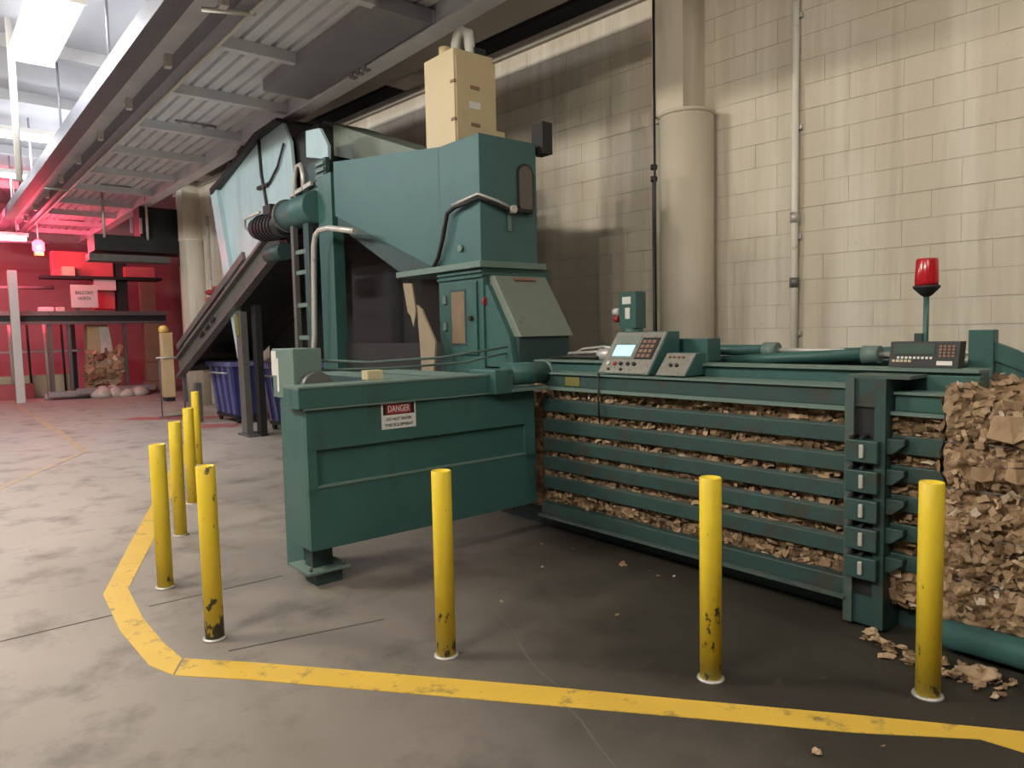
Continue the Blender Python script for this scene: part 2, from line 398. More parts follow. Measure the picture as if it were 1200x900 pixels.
w3 = bx('wall_side', (-29, 12, 0), (-19.2, 12.2, 6.2), FARW, frame='w'); struct(w3); w3['label'] = 'dark wall of the bay beyond the block wall'
w4 = bx('wall_return', (-19.3, WY + .3, 0), (-19.1, 12, 6.2), FARW, frame='w'); struct(w4); w4['label'] = 'return wall at the end of the block wall'

# ------------------------------------------------------------------ bale chamber (caged box the bale is squeezed through)
CY = 3.83                                       # near face
bc = thing('bale_chamber', 'dark teal bale chamber caged with horizontal steel rails full of cardboard', 'baler', (-2.9, 4.4, 0))
XL, XR = -4.20, -1.80
tbm = bx('top_beam', (XL, CY - .03, 1.165), (XR, CY + .10, 1.262), TEALG, bc, .006)
bx('beam_flange', (XL, CY - .055, 1.142), (XR, CY + .10, 1.166), TEALW, tbm)
bx('beam_flange', (XL, CY - .05, 1.262), (XR, CY + .16, 1.276), TEALW, tbm)
for zc in (1.02, .862, .711, .5625, .409):
    r = bx('side_rail', (XL - .05, CY - .02, zc - .052), (XR, CY + .025, zc + .038), TEALG, bc, .005)
    MB().prism([(CY - .02, zc + .038), (CY + .01, zc + .047), (CY + .025, zc + .047), (CY + .025, zc + .03)], 'x', XL - .05, XR).build('rail_top', TEALE, r)
br = bx('bottom_rail', (XL - .05, CY - .05, .15), (XR, CY + .03, .245), TEALG, bc, .006)
bx('rail_lip', (XL - .05, CY - .085, .135), (XR, CY + .03, .152), TEALE, br)
bx('skid', (XL - .6, CY + .12, .0), (1.0, CY + .30, .15), TEALD, bc); bx('skid', (XL - .6, 4.75, .0), (1.0, 4.95, .15), TEALD, bc)
bx('bed_plate', (XL - .6, CY + .12, .13), (1.0, 4.95, .17), TEALD, bc)
# setback upper beam, cover and back wall
ub = bx('upper_beam', (-4.55, 4.02, 1.20), (-1.27, 4.14, 1.345), TEAL, bc, .006)
bx('beam_flange', (-4.55, 3.99, 1.345), (-1.27, 4.17, 1.36), TEALW, ub)
bx('cover_plate', (-4.55, CY + .10, 1.19), (-1.30, 4.95, 1.215), TEALD, bc)
bx('back_wall', (-4.55, 4.90, .15), (-1.30, 4.98, 1.30), TEALD, bc)
bx('back_beam', (-4.55, 4.62, 1.215), (-1.25, 4.76, 1.37), TEAL, bc, .006)
bx('end_plate', (-4.58, CY + .02, .15), (-4.52, 4.95, 1.30), TEALD, bc)
bx('upper_bracket', (-1.69, 3.98, 1.20), (-1.26, 4.03, 1.33), TEAL, bc, .004)
bx('yellow_sticker', (-3.97, CY - .034, 1.18), (-3.82, CY - .030, 1.245), LABELY, bc)
# squeeze cylinders lying on the cover
for x0, x1, y, z, z1 in ((-4.3, -2.75, 4.55, 1.43, 1.43), (-3.2, -2.05, 4.50, 1.345, 1.41), (-2.6, -1.78, 4.62, 1.40, 1.42)):
    c = MB().cyl((x0, y, z), (x1, y, z1), .038, n=14).build('squeeze_cylinder', TEAL, bc)
    MB().cyl((x1 - .01, y, z1), (x1 + .09, y, z1), .055, n=14).build('gland', TEALW, c)
    MB().cyl((x1 + .09, y, z1), (x1 + .55, y, z1), .016, n=10).build('piston_rod', GALV, c)
    bx('cylinder_saddle', (x0 + .3, y - .05, 1.215), (x0 + .4, y + .05, z - .03), TEALD, c)
# hinge post
ps = bx('end_post', (-1.80, 3.80, 0), (-1.605, 4.02, 1.325), TEALG, bc, .006)
bx('post_cap', (-1.81, 3.775, 1.318), (-1.50, 4.06, 1.334), TEALE, ps)
bx('post_flange', (-1.812, 3.755, .02), (-1.765, 3.80, 1.318), TEALE, ps); bx('post_flange', (-1.66, 3.755, .02), (-1.605, 3.80, 1.318), TEALG, ps)
bx('post_web', (-1.765, 3.775, 1.17), (-1.66, 3.80, 1.318), TEALG, ps); bx('post_web', (-1.765, 3.775, .02), (-1.66, 3.80, .17), TEALG, ps)
bx('slot', (-1.765, 3.79, .17), (-1.66, 3.80, 1.17), DARK, ps)
bx('side_web', (-1.605, 3.98, .9), (-1.50, 4.06, 1.318), TEALG, ps)
for zc in (.945, .788, .636, .486, .335):
    h = bx('hinge_block', (-1.79, 3.715, zc - .058), (-1.625, 3.80, zc + .058), TEALG, bc, .006)
    bx('hinge_pin', (-1.715, 3.704, zc - .034), (-1.692, 3.722, zc + .036), GALV, h, .004)
    MB().cyl((-1.760, 3.71, zc + .071), (-1.760, 3.79, zc + .071), .009, n=10).build('bolt', BLACK, h)
    MB().cyl((-1.705, 3.71, zc + .071), (-1.705, 3.79, zc + .071), .009, n=10).build('bolt', BLACK, h)
    MB().prism([(-1.61, zc + .070), (-1.52, zc + .070), (-1.52, zc + .040), (-1.58, zc - .01), (-1.61, zc - .01)], 'y', 3.775, 3.92).build('gusset', TEALG, bc, bevel=.004)
# rails beyond the post
for z0, z1 in ((.935, 1.03), (.79, .875), (.64, .725), (.49, .575), (.335, .42)):
    bx('tail_rail', (-1.605, CY - .005, z0), (-1.352, CY + .05, z1), TEALG, bc, .005)
tt = bx('tail_beam', (-1.60, CY + .02, 1.15), (-1.33, CY + .12, 1.237), TEAL, bc, .005)
bx('beam_flange', (-1.63, CY - .02, 1.132), (-1.33, CY + .12, 1.15), TEALW, tt); bx('beam_flange', (-1.60, CY + .0, 1.237), (-1.33, CY + .16, 1.25), TEALW, tt)
MB().cyl((-1.33, 3.78, .095), (1.0, 3.78, .095), .07, n=22).build('bed_tube', TEAL, bc)
# scissor bracket over the bale
bk = bx('bracket', (-1.515, 4.58, 1.21), (-1.39, 4.66, 1.55), TEAL, bc, .004)
MB().prism([(-1.39, 1.48), (-.95, 1.30), (-.95, 1.20), (-1.39, 1.38)], 'y', 4.60, 4.64).build('bracket_arm', TEAL, bk)
MB().tube([(-4.4, 4.25, 1.40), (-4.0, 4.22, 1.42), (-3.7, 4.20, 1.37), (-3.55, 4.15, 1.36)], .014).build('hydraulic_hose', GALV, bc)
MB().tube([(-4.5, 4.12, 1.36), (-4.2, 4.10, 1.385), (-3.95, 4.12, 1.38), (-3.8, 4.18, 1.44)], .018).build('hydraulic_hose', BLACK, bc)
MB().tube([(-4.5, 4.30, 1.36), (-4.25, 4.28, 1.44), (-3.98, 4.24, 1.46), (-3.86, 4.2, 1.45)], .012).build('hydraulic_hose', GALV, bc)
MB().cyl((-3.95, 4.16, 1.40), (-3.82, 4.16, 1.40), .05, n=14).build('valve_body', GALV, bc)
MB().tube([(-3.60, 3.77, 1.29), (-3.60, 3.765, 1.1), (-3.595, 3.77, .93)], .007, 6).build('cable', BLACK, bc)

# ------------------------------------------------------------------ cardboard: bales and scraps
def crumple(b, p0, ux, uy, un, W, H, nu, nv, amp, tone=(.15, .7), wires=()):
    p0, ux, uy, un = Vector(p0), Vector(ux), Vector(uy), Vector(un); k = len(b.v)
    for j in range(nv + 1):
        for i in range(nu + 1):
            q = p0 + ux * (W * i / nu) + uy * (H * j / nv)
            c = noise.voronoi(q * 9)[0]; d = (c[1] - c[0]) * .9 + noise.noise(q * 5) * .6 + noise.noise(q * 23) * .35
            zz_ = (H * j / nv); wv = min([abs(zz_ - w) for w in wires] + [.2])
            b.v.append(q + un * (amp * d - (.03 * max(0, 1 - wv / .05) if wires else 0)) + ux * noise.noise(q * 31) * .006)
    for j in range(nv):
        for i in range(nu):
            a = k + j * (nu + 1) + i; b.f.append((a, a + 1, a + nu + 2, a + nu + 1)); b.sm.append(False)
            q = b.v[a]; h = noise.cell(q * 11); b.t.append(min(1, max(0.01, tone[0] + (tone[1] - tone[0]) * (.5 * h + .5 * random.random()))))
def flakes(b, n, p0, ux, uy, un, W, H, smin, smax, out=.05, layered=True, tilt=1, mean=.5):
    p0, ux, uy, un = Vector(p0), Vector(ux), Vector(uy), Vector(un)
    for _ in range(n):
        c = p0 + ux * (W * random.random()) + uy * (H * random.random()) + un * random.uniform(-.01, out)
        a = random.uniform(-.5, .5) if layered else random.uniform(0, 6.28)
        e1 = (ux * math.cos(a) + uy * math.sin(a) + un * random.uniform(-.45, .45) * tilt).normalized()
        e2 = (uy * math.cos(a) - ux * math.sin(a) + un * random.uniform(-.9, .9) * tilt).normalized(); e3 = e1.cross(e2)
        s, t = random.uniform(smin, smax), random.uniform(smin, smax) * .6; bend = random.uniform(-.5, .5) * s
        g = lambda: random.uniform(.7, 1.3)
        vs = [c - e1 * s * g() - e2 * t * g(), c - e2 * t * g() + e3 * bend, c + e1 * s * g() - e2 * t * g(),
              c + e1 * s * g() + e2 * t * g(), c + e2 * t * g() + e3 * bend, c - e1 * s * g() + e2 * t * g()]
        b.add(vs, [(0, 1, 4, 5), (1, 2, 3, 4)], tone=min(1, max(.02, random.gauss(mean, .24) + (.4 if random.random() < .05 else 0))))

inb = thing('cardboard_bale', 'brown crushed cardboard packed inside the caged chamber, showing between the rails', 'bale', (-2.9, 4.4, .17))
b = MB().box((-4.5, CY + .10, .17), (-1.38, 4.88, 1.18)); b.t = [.25] * 6; b.build('core', CARD, inb)
b = MB(); crumple(b, (-4.5, CY + .055, .17), (1, 0, 0), (0, 0, 1), (0, -1, 0), 3.15, 1.0, 150, 50, .05, (.08, .5)); b.build('crushed_face', CARD, inb, kind='stuff')  # lower tones put the shade between the rails into the card
b = MB(); flakes(b, 4200, (-4.25, CY + .045, .19), (1, 0, 0), (0, 0, 1), (0, -1, 0), 2.9, .95, .009, .032, .040, mean=.34)
flakes(b, 220, (-1.62, CY + .07, .16), (1, 0, 0), (0, 0, 1), (0, -1, 0), .28, .2, .02, .06, .06)
b.build('torn_edges', CARD, inb, kind='stuff')
ob = thing('cardboard_bale', 'large brown strapped cardboard bale coming out at the right edge', 'bale', (-.5, 4.4, .17))
BX0, BX1, BZ0, BZ1 = -1.345, .55, .165, 1.27
b = MB().prism([(BX0 + .03, BZ0), (BX1, BZ0), (BX1, BZ1 + .03), (-1.1, BZ1 + .03), (BX0 + .03, BZ1 - .06)], 'y', 3.84, 4.86); b.t = [.3] * len(b.f); b.build('core', CARD, ob)
WI = (.2, .42, .64, .86)
b = MB(); crumple(b, (BX0, 3.80, BZ0), (1, 0, 0), (0, 0, 1), (0, -1, 0), BX1 - BX0, 1.10, 200, 120, .06, (.22, .72), WI)
crumple(b, (BX0 - .01, 4.86, BZ0), (0, -1, 0), (0, 0, 1), (-1, 0, 0), 1.06, 1.08, 70, 70, .05, (.2, .7))
crumple(b, (BX0, 3.80, BZ1 - .02), (1, 0, 0), (0, 1, 0), (0, 0, 1), BX1 - BX0, 1.06, 110, 64, .09, (.25, .8))
b.build('crushed_face', CARD, ob, kind='stuff')
b = MB(); flakes(b, 3000, (BX0 + .02, 3.795, BZ0 + .02), (1, 0, 0), (0, 0, 1), (0, -1, 0), BX1 - BX0, 1.06, .007, .030, .035, False, .5)
flakes(b, 260, (BX0 + .02, 3.79, BZ1 - .22), (1, 0, 0), (0, 0, 1), (0, -1, 0), BX1 - BX0, .26, .012, .038, .05, False, .8)
flakes(b, 420, (BX0 + .02, 3.80, BZ1), (1, 0, 0), (0, 1, 0), (0, 0, 1), BX1 - BX0, 1.0, .012, .045, .05, False)
b.build('torn_edges', CARD, ob, kind='stuff')
for w in WI:
    MB().tube([(BX0, 3.795, BZ0 + w), (-1.1, 3.775, BZ0 + w + .004), (-.6, 3.772, BZ0 + w), (BX1, 3.79, BZ0 + w)], .0035, 6).build('strap_wire', STEEL, ob)
for i, (x, z, s) in enumerate(((-1.06, 1.12, .085), (-1.17, .90, .05), (-1.03, .91, .045), (-.95, .33, .06))):
    c = Vector((x, 3.728, z)); g = lambda: random.uniform(.75, 1.2)
    bb = MB(); ring = [(c.x - s * g(), c.y - random.uniform(0, .012), c.z - s * .6 * g()), (c.x + s * .2, c.y - .02, c.z - s * .7 * g()), (c.x + s * g(), c.y - random.uniform(0, .012), c.z - s * .5 * g()),
                       (c.x + s * g(), c.y + .015, c.z + s * .55 * g()), (c.x, c.y - .015, c.z + s * .7 * g()), (c.x - s * g(), c.y + .015, c.z + s * .6 * g())]
    bb.add(ring + [Vector(p) + Vector((0, .008, 0)) for p in ring], [(0, 1, 4, 5), (1, 2, 3, 4), (11, 10, 7, 6), (10, 9, 8, 7)] + [(k, k + 6, (k + 1) % 6 + 6, (k + 1) % 6) for k in range(6)], tone=random.uniform(.42, .58))
    bb.build('flattened_box_panel', CARD, ob)

# scraps on the floor: four torn shapes, copied
def scrap_mesh(seed):
    rnd = random.Random(seed); n = 9; vs = []; b = MB()
    for i in range(n):
        t = 2 * math.pi * i / n; r = rnd.uniform(.55, 1.1); vs.append((r * math.cos(t), .7 * r * math.sin(t), rnd.uniform(0.02, .34)))
    k = [(x * .45, y * .45, rnd.uniform(.05, .42)) for x, y, z in vs]
    V = vs + k + [(0, 0, rnd.uniform(.1, .3))]
    V2 = [(x, y, max(0, z - .05)) for x, y, z in V]; m = len(V)
    F = [];
    for i in range(n):
        j = (i + 1) % n; F += [(i, j, n + j, n + i), (n + i, n + j, 2 * n)]
    F2 = [tuple(m + q for q in reversed(f)) for f in F]; E_ = [(j + m, j, i, i + m) for i in range(n) for j in [(i + 1) % n]]
    E_ = [(i, i + m, (i + 1) % n + m, (i + 1) % n) for i in range(n)]
    b.add([Vector(v) for v in V + V2], F + F2 + E_)
    zmin = min(v.z for v in b.v)
    me = bpy.data.meshes.new('cardboard_scrap'); me.from_pydata([v - Vector((0, 0, zmin)) for v in b.v], [], b.f); me.materials.append(CARDO); return me
SCR = [scrap_mesh(s) for s in (3, 8, 21, 34)]
def scrap(x, y, s, label, group=None, z=0.001):
    o = bpy.data.objects.new('cardboard_scrap', random.choice(SCR)); COL.objects.link(o)
    o.location = m2w(x, y, z); o.scale = (s, s * random.uniform(.7, 1), s * random.uniform(.9, 1.7)); o.rotation_euler = (0, 0, random.uniform(0, 6.28))
    tag(o, label, 'cardboard scrap', group)
scrap(-3.25, 3.62, .055, 'pale torn cardboard scrap lying alone below the middle of the rails')
scrap(-1.30, 2.51, .032, 'small torn cardboard scrap on the floor outside the yellow line')
scrap(-1.16, 2.74, .014, 'tiny pale paper crumb outside the yellow line, right of the larger scrap')
scrap(-1.10, 3.60, .105, 'largest torn cardboard piece in front of the scrap heap by the bale')
scrap(-1.475, 3.50, .055, 'round-ended cardboard scrap left of the bollard by the bale')
for i in range(84):
    x = random.uniform(-1.62, -.98) + random.gauss(0, .05); y = 3.61 + random.uniform(-.17, .07) * (1.0 if x > -1.4 else .5) + (.0 if x > -1.5 else .06)
    scrap(x, y, random.choice((.014, .018, .022, .028, .036, .045)), 'small torn cardboard scrap in the heap at the foot of the bale', 'scraps heaped at the foot of the bale', z=random.choice((.001, .001, .012, .025)))
for x, y in ((-4.10, 3.62), (-4.0, 3.55), (-3.75, 3.64), (-3.05, 3.66), (-2.95, 3.62), (-2.88, 3.69), (-3.6, 3.2), (-2.7, 2.95), (-3.3, 2.6), (-3.9, 3.45)):
    scrap(x, y, random.uniform(.010, .026), 'tiny paper crumb on the floor below the rails', 'paper crumbs below the rails')

# ------------------------------------------------------------------ ram housing with the danger sign
rh = thing('ram_housing', 'dark teal steel ram housing box with recessed panel standing on a bolted foot', 'baler', (-4.4, 2.8, 0))
RX0, RX1, RY0, RY1 = -4.56, -4.22, 1.835, 3.70
bx('body', (RX0, RY0, .255), (RX1 - .03, RY1, 1.14), TEAL, rh, .006)
bx('upper_panel', (RX1 - .03, RY0, .885), (RX1, RY1, 1.15), TEAL, rh, .003)
bx('lower_panel', (RX1 - .03, RY0, .255), (RX1, RY1, .650), TEAL, rh, .003)
bx('end_strip', (RX1 - .03, RY0, .6), (RX1, RY0 + .06, .9), TEAL, rh); bx('end_strip', (RX1 - .03, RY1 - .10, .6), (RX1, RY1, .9), TEAL, rh)
bx('recess_lip', (RX1 - .032, RY0 + .06, .648), (RX1 + .006, RY1 - .10, .660), TEALW, rh)
tr = bx('top_rail', (RX0 + .12, RY0 - .05, 1.15), (RX1 + .015, 3.30, 1.275), TEAL, rh, .006)
bx('rail_cap', (RX0 + .11, RY0 - .05, 1.275), (RX1 + .02, 3.25, 1.288), TEALW, tr)
bx('rail_lip', (RX1, RY0 - .02, 1.142), (RX1 + .022, 3.28, 1.152), TEALW, tr)
bx('cylinder_mount', (RX0 + .1, 3.25, 1.14), (RX1 + .09, 3.42, 1.32), TEAL, rh, .008)
cy = MB().cyl((-4.22, 3.42, 1.275), (-4.22, 3.80, 1.275), .085, n=20).build('cylinder', TEAL, rh)
MB().cyl((-4.22, 3.80, 1.275), (-4.22, 3.815, 1.275), .10, n=20).build('end_cap', TEALW, cy)
bx('cylinder_shelf', (RX0 + .1, 3.40, 1.15), (RX1 + .10, 3.77, 1.172), TEALW, rh)
ft = bx('foot', (-4.47, 1.90, .10), (-4.36, 2.04, .262), TEALD, rh)
bx('foot_plate', (-4.58, 1.83, .085), (-4.27, 2.12, .105), TEALW, ft, .003); bx('foot_block', (-4.47, 1.90, 0), (-4.31, 2.08, .085), TEALD, ft)
for y in (1.86, 2.08): MB().cyl((-4.30, y, .10), (-4.30, y, .135), .012, n=6).build('bolt', STEEL, ft)
# slide frame behind the housing
bx('slide_frame', (-6.4, 2.75, 1.08), (RX0, 3.82, 1.24), TEALD, rh)
bx('slide_rail', (-6.3, 2.9, 1.24), (RX0, 2.98, 1.275), TEALW, rh); bx('slide_rail', (-6.3, 3.35, 1.24), (RX0, 3.43, 1.275), TEALW, rh)
bx('inner_leg', (-4.86, 1.93, .0), (RX0, 2.08, 1.18), TEAL, rh, .005)
bp = bx('end_box', (-4.94, 1.92, 1.18), (-4.58, 2.12, 1.515), TEALW, rh, .005)
bx('white_tape', (-4.944, 1.916, 1.33), (-4.86, 1.925, 1.50), WHITE, bp); bx('white_tape', (-4.85, 1.914, 1.22), (-4.82, 1.925, 1.45), WHITE, bp)
MB().cyl((-4.60, 2.055, 1.255), (-4.50, 2.055, 1.255), .105, n=24).build('guide_wheel', STEEL, rh)
MB().tube([(-4.66, 1.98, 1.44), (-4.62, 2.5, 1.40), (-4.62, 3.1, 1.41), (-4.66, 3.8, 1.47)], .010).build('hydraulic_line', TEALW, rh)
MB().tube([(-4.72, 2.1, 1.36), (-4.7, 2.7, 1.345), (-4.7, 3.4, 1.36), (-4.72, 3.85, 1.42)], .009).build('hydraulic_line', TEALW, rh)
tag(bx('wood_block', (-4.52, 2.38, 1.288), (-4.43, 2.50, 1.352), WOOD, bevel=.004), 'small pale wood block on the rail above the danger sign', 'wood block')

sg = thing('danger_sign', 'small white and red danger sign fixed to the teal ram housing', 'sign', (RX1, 2.49, .968))
bx('sign_plate', (RX1, 2.357, .968), (RX1 + .003, 2.620, 1.146), SIGNW, sg)
bx('black_band', (RX1 + .003, 2.368, 1.062), (RX1 + .0036, 2.609, 1.136), SIGNB, sg); bx('red_band', (RX1 + .0036, 2.395, 1.068), (RX1 + .0042, 2.582, 1.130), SIGNR, sg)
Yx, Zx = (0, 1, 0), (0, 0, 1)
text('lettering', 'DANGER', (RX1 + .005, 2.488, 1.099), .062, Yx, Zx, SIGNW, sg, .165)
text('lettering', 'DO NOT ENTER', (RX1 + .004, 2.488, 1.032), .030, Yx, Zx, SIGNB, sg, .19)
text('lettering', 'THIS EQUIPMENT', (RX1 + .004, 2.488, .993), .030, Yx, Zx, SIGNB, sg, .22)

# ------------------------------------------------------------------ feed hopper: tower, chute, lower body, sloped hood
fhp = thing('feed_hopper', 'tall teal feed hopper tower with long side chute above the baler', 'hopper', (-5.4, 4.1, 0))
TY0, TY1 = 3.81, 4.46
MB().prism([(-5.62, 2.20), (-5.0, 2.20), (-5.0, 3.285), (-5.62, 3.285)], 'y', TY0, TY1).build('tower', TEALL, fhp, bevel=.008)
MB().prism([(-7.72, 2.95), (-5.75, 2.215), (-5.60, 2.215), (-5.60, 3.285), (-7.72, 3.555)], 'y', TY0, TY1).build('chute', TEALL, fhp)
MB().prism([(-7.72, 2.84), (-6.40, 2.215), (-5.75, 2.215), (-7.72, 2.95)], 'y', TY0 + .03, TY1).build('chute_skirt', TEALD, fhp)
bx('tower_flange', (-6.34, TY0 - .05, 2.150), (-4.95, TY1 + .06, 2.205), TEALW, fhp, .004)
for z in (2.07, 2.11): bx('flange_step', (-5.66, TY0 - .02, z), (-4.985, TY1 + .02, z + .02), TEAL, fhp)
bx('lower_body', (-5.66, TY0, 1.24), (-4.985, 4.6, 2.15), TEAL, fhp, .005)
dr = bx('access_door', (-5.58, TY0 - .02, 1.40), (-5.06, TY0, 2.04), TEAL, fhp, .004)
bx('door_window', (-5.43, TY0 - .026, 1.50), (-5.23, TY0 - .018, 1.96), DWIN, dr); bx('window_bezel', (-5.45, TY0 - .024, 1.48), (-5.21, TY0 - .012, 1.98), TEALD, dr)
for z in (1.62, 1.86): bx('door_hinge', (-5.55, TY0 - .04, z), (-5.50, TY0 - .018, z + .07), TEALW, dr)
MB().cyl((-5.13, TY0 - .05, 1.72), (-5.13, TY0 - .015, 1.72), .022, n=12).build('door_knob', BLACK, dr)
MB().cyl((-4.99, TY0 + .02, 1.86), (-4.965, TY0 + .02, 1.86), .035, n=14).build('stop_button', SIGNR, fhp)
MB().prism([(-4.985, 2.08), (-4.92, 2.08), (-4.57, 1.55), (-4.985, 1.55)], 'y', 3.88, 4.48).build('sloped_hood', GREYT, fhp, bevel=.006)
MB().prism([(-4.985, 2.0), (-4.95, 2.0), (-4.66, 1.55), (-4.62, 1.30), (-4.985, 1.30)], 'y', 3.83, 3.88).build('side_cheek', TEAL, fhp)
bx('hood_base', (-4.985, 3.88, 1.30), (-4.60, 4.45, 1.55), TEALD, fhp)
MB().obox((-4.895, 4.2, 2.045), (.03, .24, .03), Matrix.Rotation(R(48), 3, 'Y')).build('hood_handle', BROWN, fhp)
# oval inspection window in the tower's side
def oval(y, z, hw, hh, x0, x1):
    pts = []
    for i in range(24):
        t = 2 * math.pi * i / 24; pts.append((y + hw * math.cos(t), z + (hh - hw) * (1 if math.sin(t) >= 0 else -1) + hw * math.sin(t)))
    return MB().prism(pts, 'x', x0, x1)
ow = oval(4.32, 2.86, .095, .225, -5.0, -4.985).build('oval_gasket', BLACK, fhp)
oval(4.32, 2.86, .078, .205, -4.99, -4.981).build('pane', WINDOW, ow)
hs = MB().tube([(-5.75, TY0 - .02, 2.17), (-5.60, TY0 - .04, 2.28), (-5.50, TY0 - .05, 2.45), (-5.42, TY0 - .05, 2.66), (-5.30, TY0 - .05, 2.70), (-5.15, TY0 - .04, 2.71), (-4.99, TY0 - .02, 2.74),
                (-4.96, 3.93, 2.70), (-4.95, 4.05, 2.66), (-4.95, 4.15, 2.655), (-4.95, 4.30, 2.66), (-4.96, 4.36, 2.66)], .020, 8).build('cable_hose', BLACK, fhp)
MB().tube([(-5.32, TY0 - .06, 2.715), (-5.15, TY0 - .06, 2.735), (-4.975, TY0 - .04, 2.765), (-4.935, 3.95, 2.715), (-4.93, 4.06, 2.68)], .014, 8).build('silver_sleeve', GALV, hs)
MB().cyl((-4.97, 4.12, 2.66), (-4.91, 4.12, 2.66), .035, n=14).build('sensor_eye', GALV, fhp)
bx('sensor_bracket', (-4.995, 4.11, 2.48), (-4.98, 4.14, 2.62), TEALW, fhp)
MB().cyl((-5.28, TY0 - .03, 2.34), (-5.28, TY0, 2.34), .03, n=12).build('cable_gland', TEALW, fhp)
bx('back_box', (-5.10, 4.50, 3.20), (-4.95, 4.62, 3.48), DARK, fhp)
bx('rear_hood', (-9.3, 4.50, 3.2), (-6.9, 5.1, 3.4), GREYT, fhp)
MB().prism([(-9.3, 4.05), (-6.9, 3.35), (-6.9, 3.60), (-8.0, 4.0), (-9.3, 4.48)], 'y', 4.46, 5.1).build('rear_hood_cover', GREYT, fhp)
# support columns, black plates added to darken the well below the chute
for x0 in (-8.16, ):
    bx('support_column', (x0, TY0, 0), (x0 + .36, TY0 + .14, 3.46), TEAL, fhp, .004)
bx('support_column', (-6.05, 4.6, 0), (-5.75, 4.8, 2.2), TEALD, fhp)
bx('support_column', (-8.16, 4.75, 0), (-7.85, 4.9, 3.4), TEALD, fhp)
bx('well_shade_back', (-9.2, 4.75, 0), (-5.7, 4.80, 3.0), BLACK, fhp)  # black sheet painting the darkness inside the well
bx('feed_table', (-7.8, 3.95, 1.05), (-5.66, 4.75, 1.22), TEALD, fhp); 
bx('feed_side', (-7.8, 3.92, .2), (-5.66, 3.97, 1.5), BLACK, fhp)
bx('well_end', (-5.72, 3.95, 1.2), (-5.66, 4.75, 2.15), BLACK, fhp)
lad = bx('ladder_rail', (-8.78, 3.72, 1.25), (-8.70, 3.78, 3.0), STEEL, fhp)
bx('ladder_rail', (-8.45, 3.74, 1.25), (-8.30, 3.80, 3.0), TEALD, fhp)
for z in (1.55, 1.95, 2.35, 2.6): bx('ladder_rung', (-8.72, 3.74, z), (-8.40, 3.78, z + .05), TEALW, fhp)
MB().tube([(-8.06, 3.62, 1.22), (-7.98, 3.62, 1.6), (-7.93, 3.62, 2.3), (-7.90, 3.62, 2.62), (-7.85, 3.62, 2.73), (-7.74, 3.62, 2.78), (-7.5, 3.62, 2.775), (-6.9, 3.62, 2.67)], .033, 10).build('conduit', GALV, fhp)
# torn card hanging out of the well
fc = thing('hanging_card', 'dusty torn cardboard flap hanging beside the hopper door', 'cardboard', (-5.7, 3.62, 1.24))
MB().prism([(-5.95, 2.07), (-5.80, 2.06), (-5.74, 1.80), (-5.79, 1.66), (-5.83, 1.76), (-5.88, 1.80)], 'y', 3.60, 3.615).build('upper_flap', DUSTY, fc)
MB().prism([(-5.75, 1.86), (-5.68, 1.82), (-5.46, 1.52), (-5.50, 1.25), (-5.70, 1.25), (-5.72, 1.5)], 'y', 3.62, 3.64).build('lower_flap', DUSTY, fc)

# cream cabinet on the hopper
cb = thing('motor_cabinet', 'cream metal cabinet with slotted vents standing on top of the hopper', 'cabinet', (-5.84, 4.2, 3.285))
bx('body', (-6.06, 3.98, 3.285), (-5.57, 4.44, 4.20), CREAM, cb, .008)
bx('side_panel', (-5.57, 4.0, 3.29), (-5.56, 4.46, 4.14), CREAM, cb, .003)
bx('rear_post', (-5.66, 4.46, 3.285), (-5.56, 4.56, 3.52), CREAM, cb)
for z in (3.52, 3.86): bx('vent_slot', (-5.562, 4.16, z), (-5.553, 4.26, z + .03), BROWN, cb); bx('corner_clip', (-5.62, 3.972, z + .03), (-5.555, 3.99, z + .055), BROWN, cb)
bx('name_plate', (-5.562, 4.14, 3.68), (-5.555, 4.27, 3.745), SIGNW, cb)
MB().cyl((-5.9, 4.12, 4.2), (-5.9, 4.12, 4.32), .06, n=16).build('stub_pipe', CREAM, cb)
MB().tube([(-5.84, 4.2, 4.18), (-5.83, 4.2, 4.36), (-5.80, 4.21, 4.43), (-5.74, 4.22, 4.45), (-5.68, 4.24, 4.42), (-5.66, 4.25, 4.2)], .05, 10).build('elbow_pipe', WHITE, cb)
bx('terminal_block', (-5.72, 4.25, 4.2), (-5.6, 4.38, 4.27), DARK, cb)

# ------------------------------------------------------------------ inclined conveyor
cv = thing('inclined_conveyor', 'inclined steel conveyor with large pale teal guard rising to the hopper', 'conveyor', (-11.8, 4.7, 0))
VY = 4.16
MB().prism([(-12.85, 4.10), (-12.45, 4.16), (-10.75, 4.53), (-9.92, 4.55), (-9.70, 4.25), (-9.60, 3.40), (-10.1, 3.10), (-11.55, 2.35), (-12.1, 2.2)], 'y', VY, VY + .05).build('guard_plate', TEALP, cv, bevel=.006)
MB().prism([(-12.88, 4.12), (-12.40, 4.20), (-10.75, 4.58), (-9.9, 4.60), (-9.9, 4.55), (-10.75, 4.50), (-12.40, 4.12), (-12.85, 4.02)], 'y', VY - .10, VY + 1.1).build('guard_top', DARK, cv)
MB().tube([(-10.78, VY - .02, 4.5), (-10.74, VY - .02, 4.0), (-10.55, VY - .02, 3.4), (-10.45, VY - .02, 3.1)], .025, 6).build('drain_hose', DARK, cv)
MB().tube([(-9.85, VY - .03, 4.25), (-10.1, VY - .03, 3.98), (-10.4, VY - .03, 3.82), (-10.6, VY - .03, 3.80)], .018, 6).build('drain_hose', DARK, cv)
MB().beam((-10.9, VY - .02, 3.81), (-10.5, VY - .02, 3.80), .04, .05).build('hose_clamp', DARK, cv)
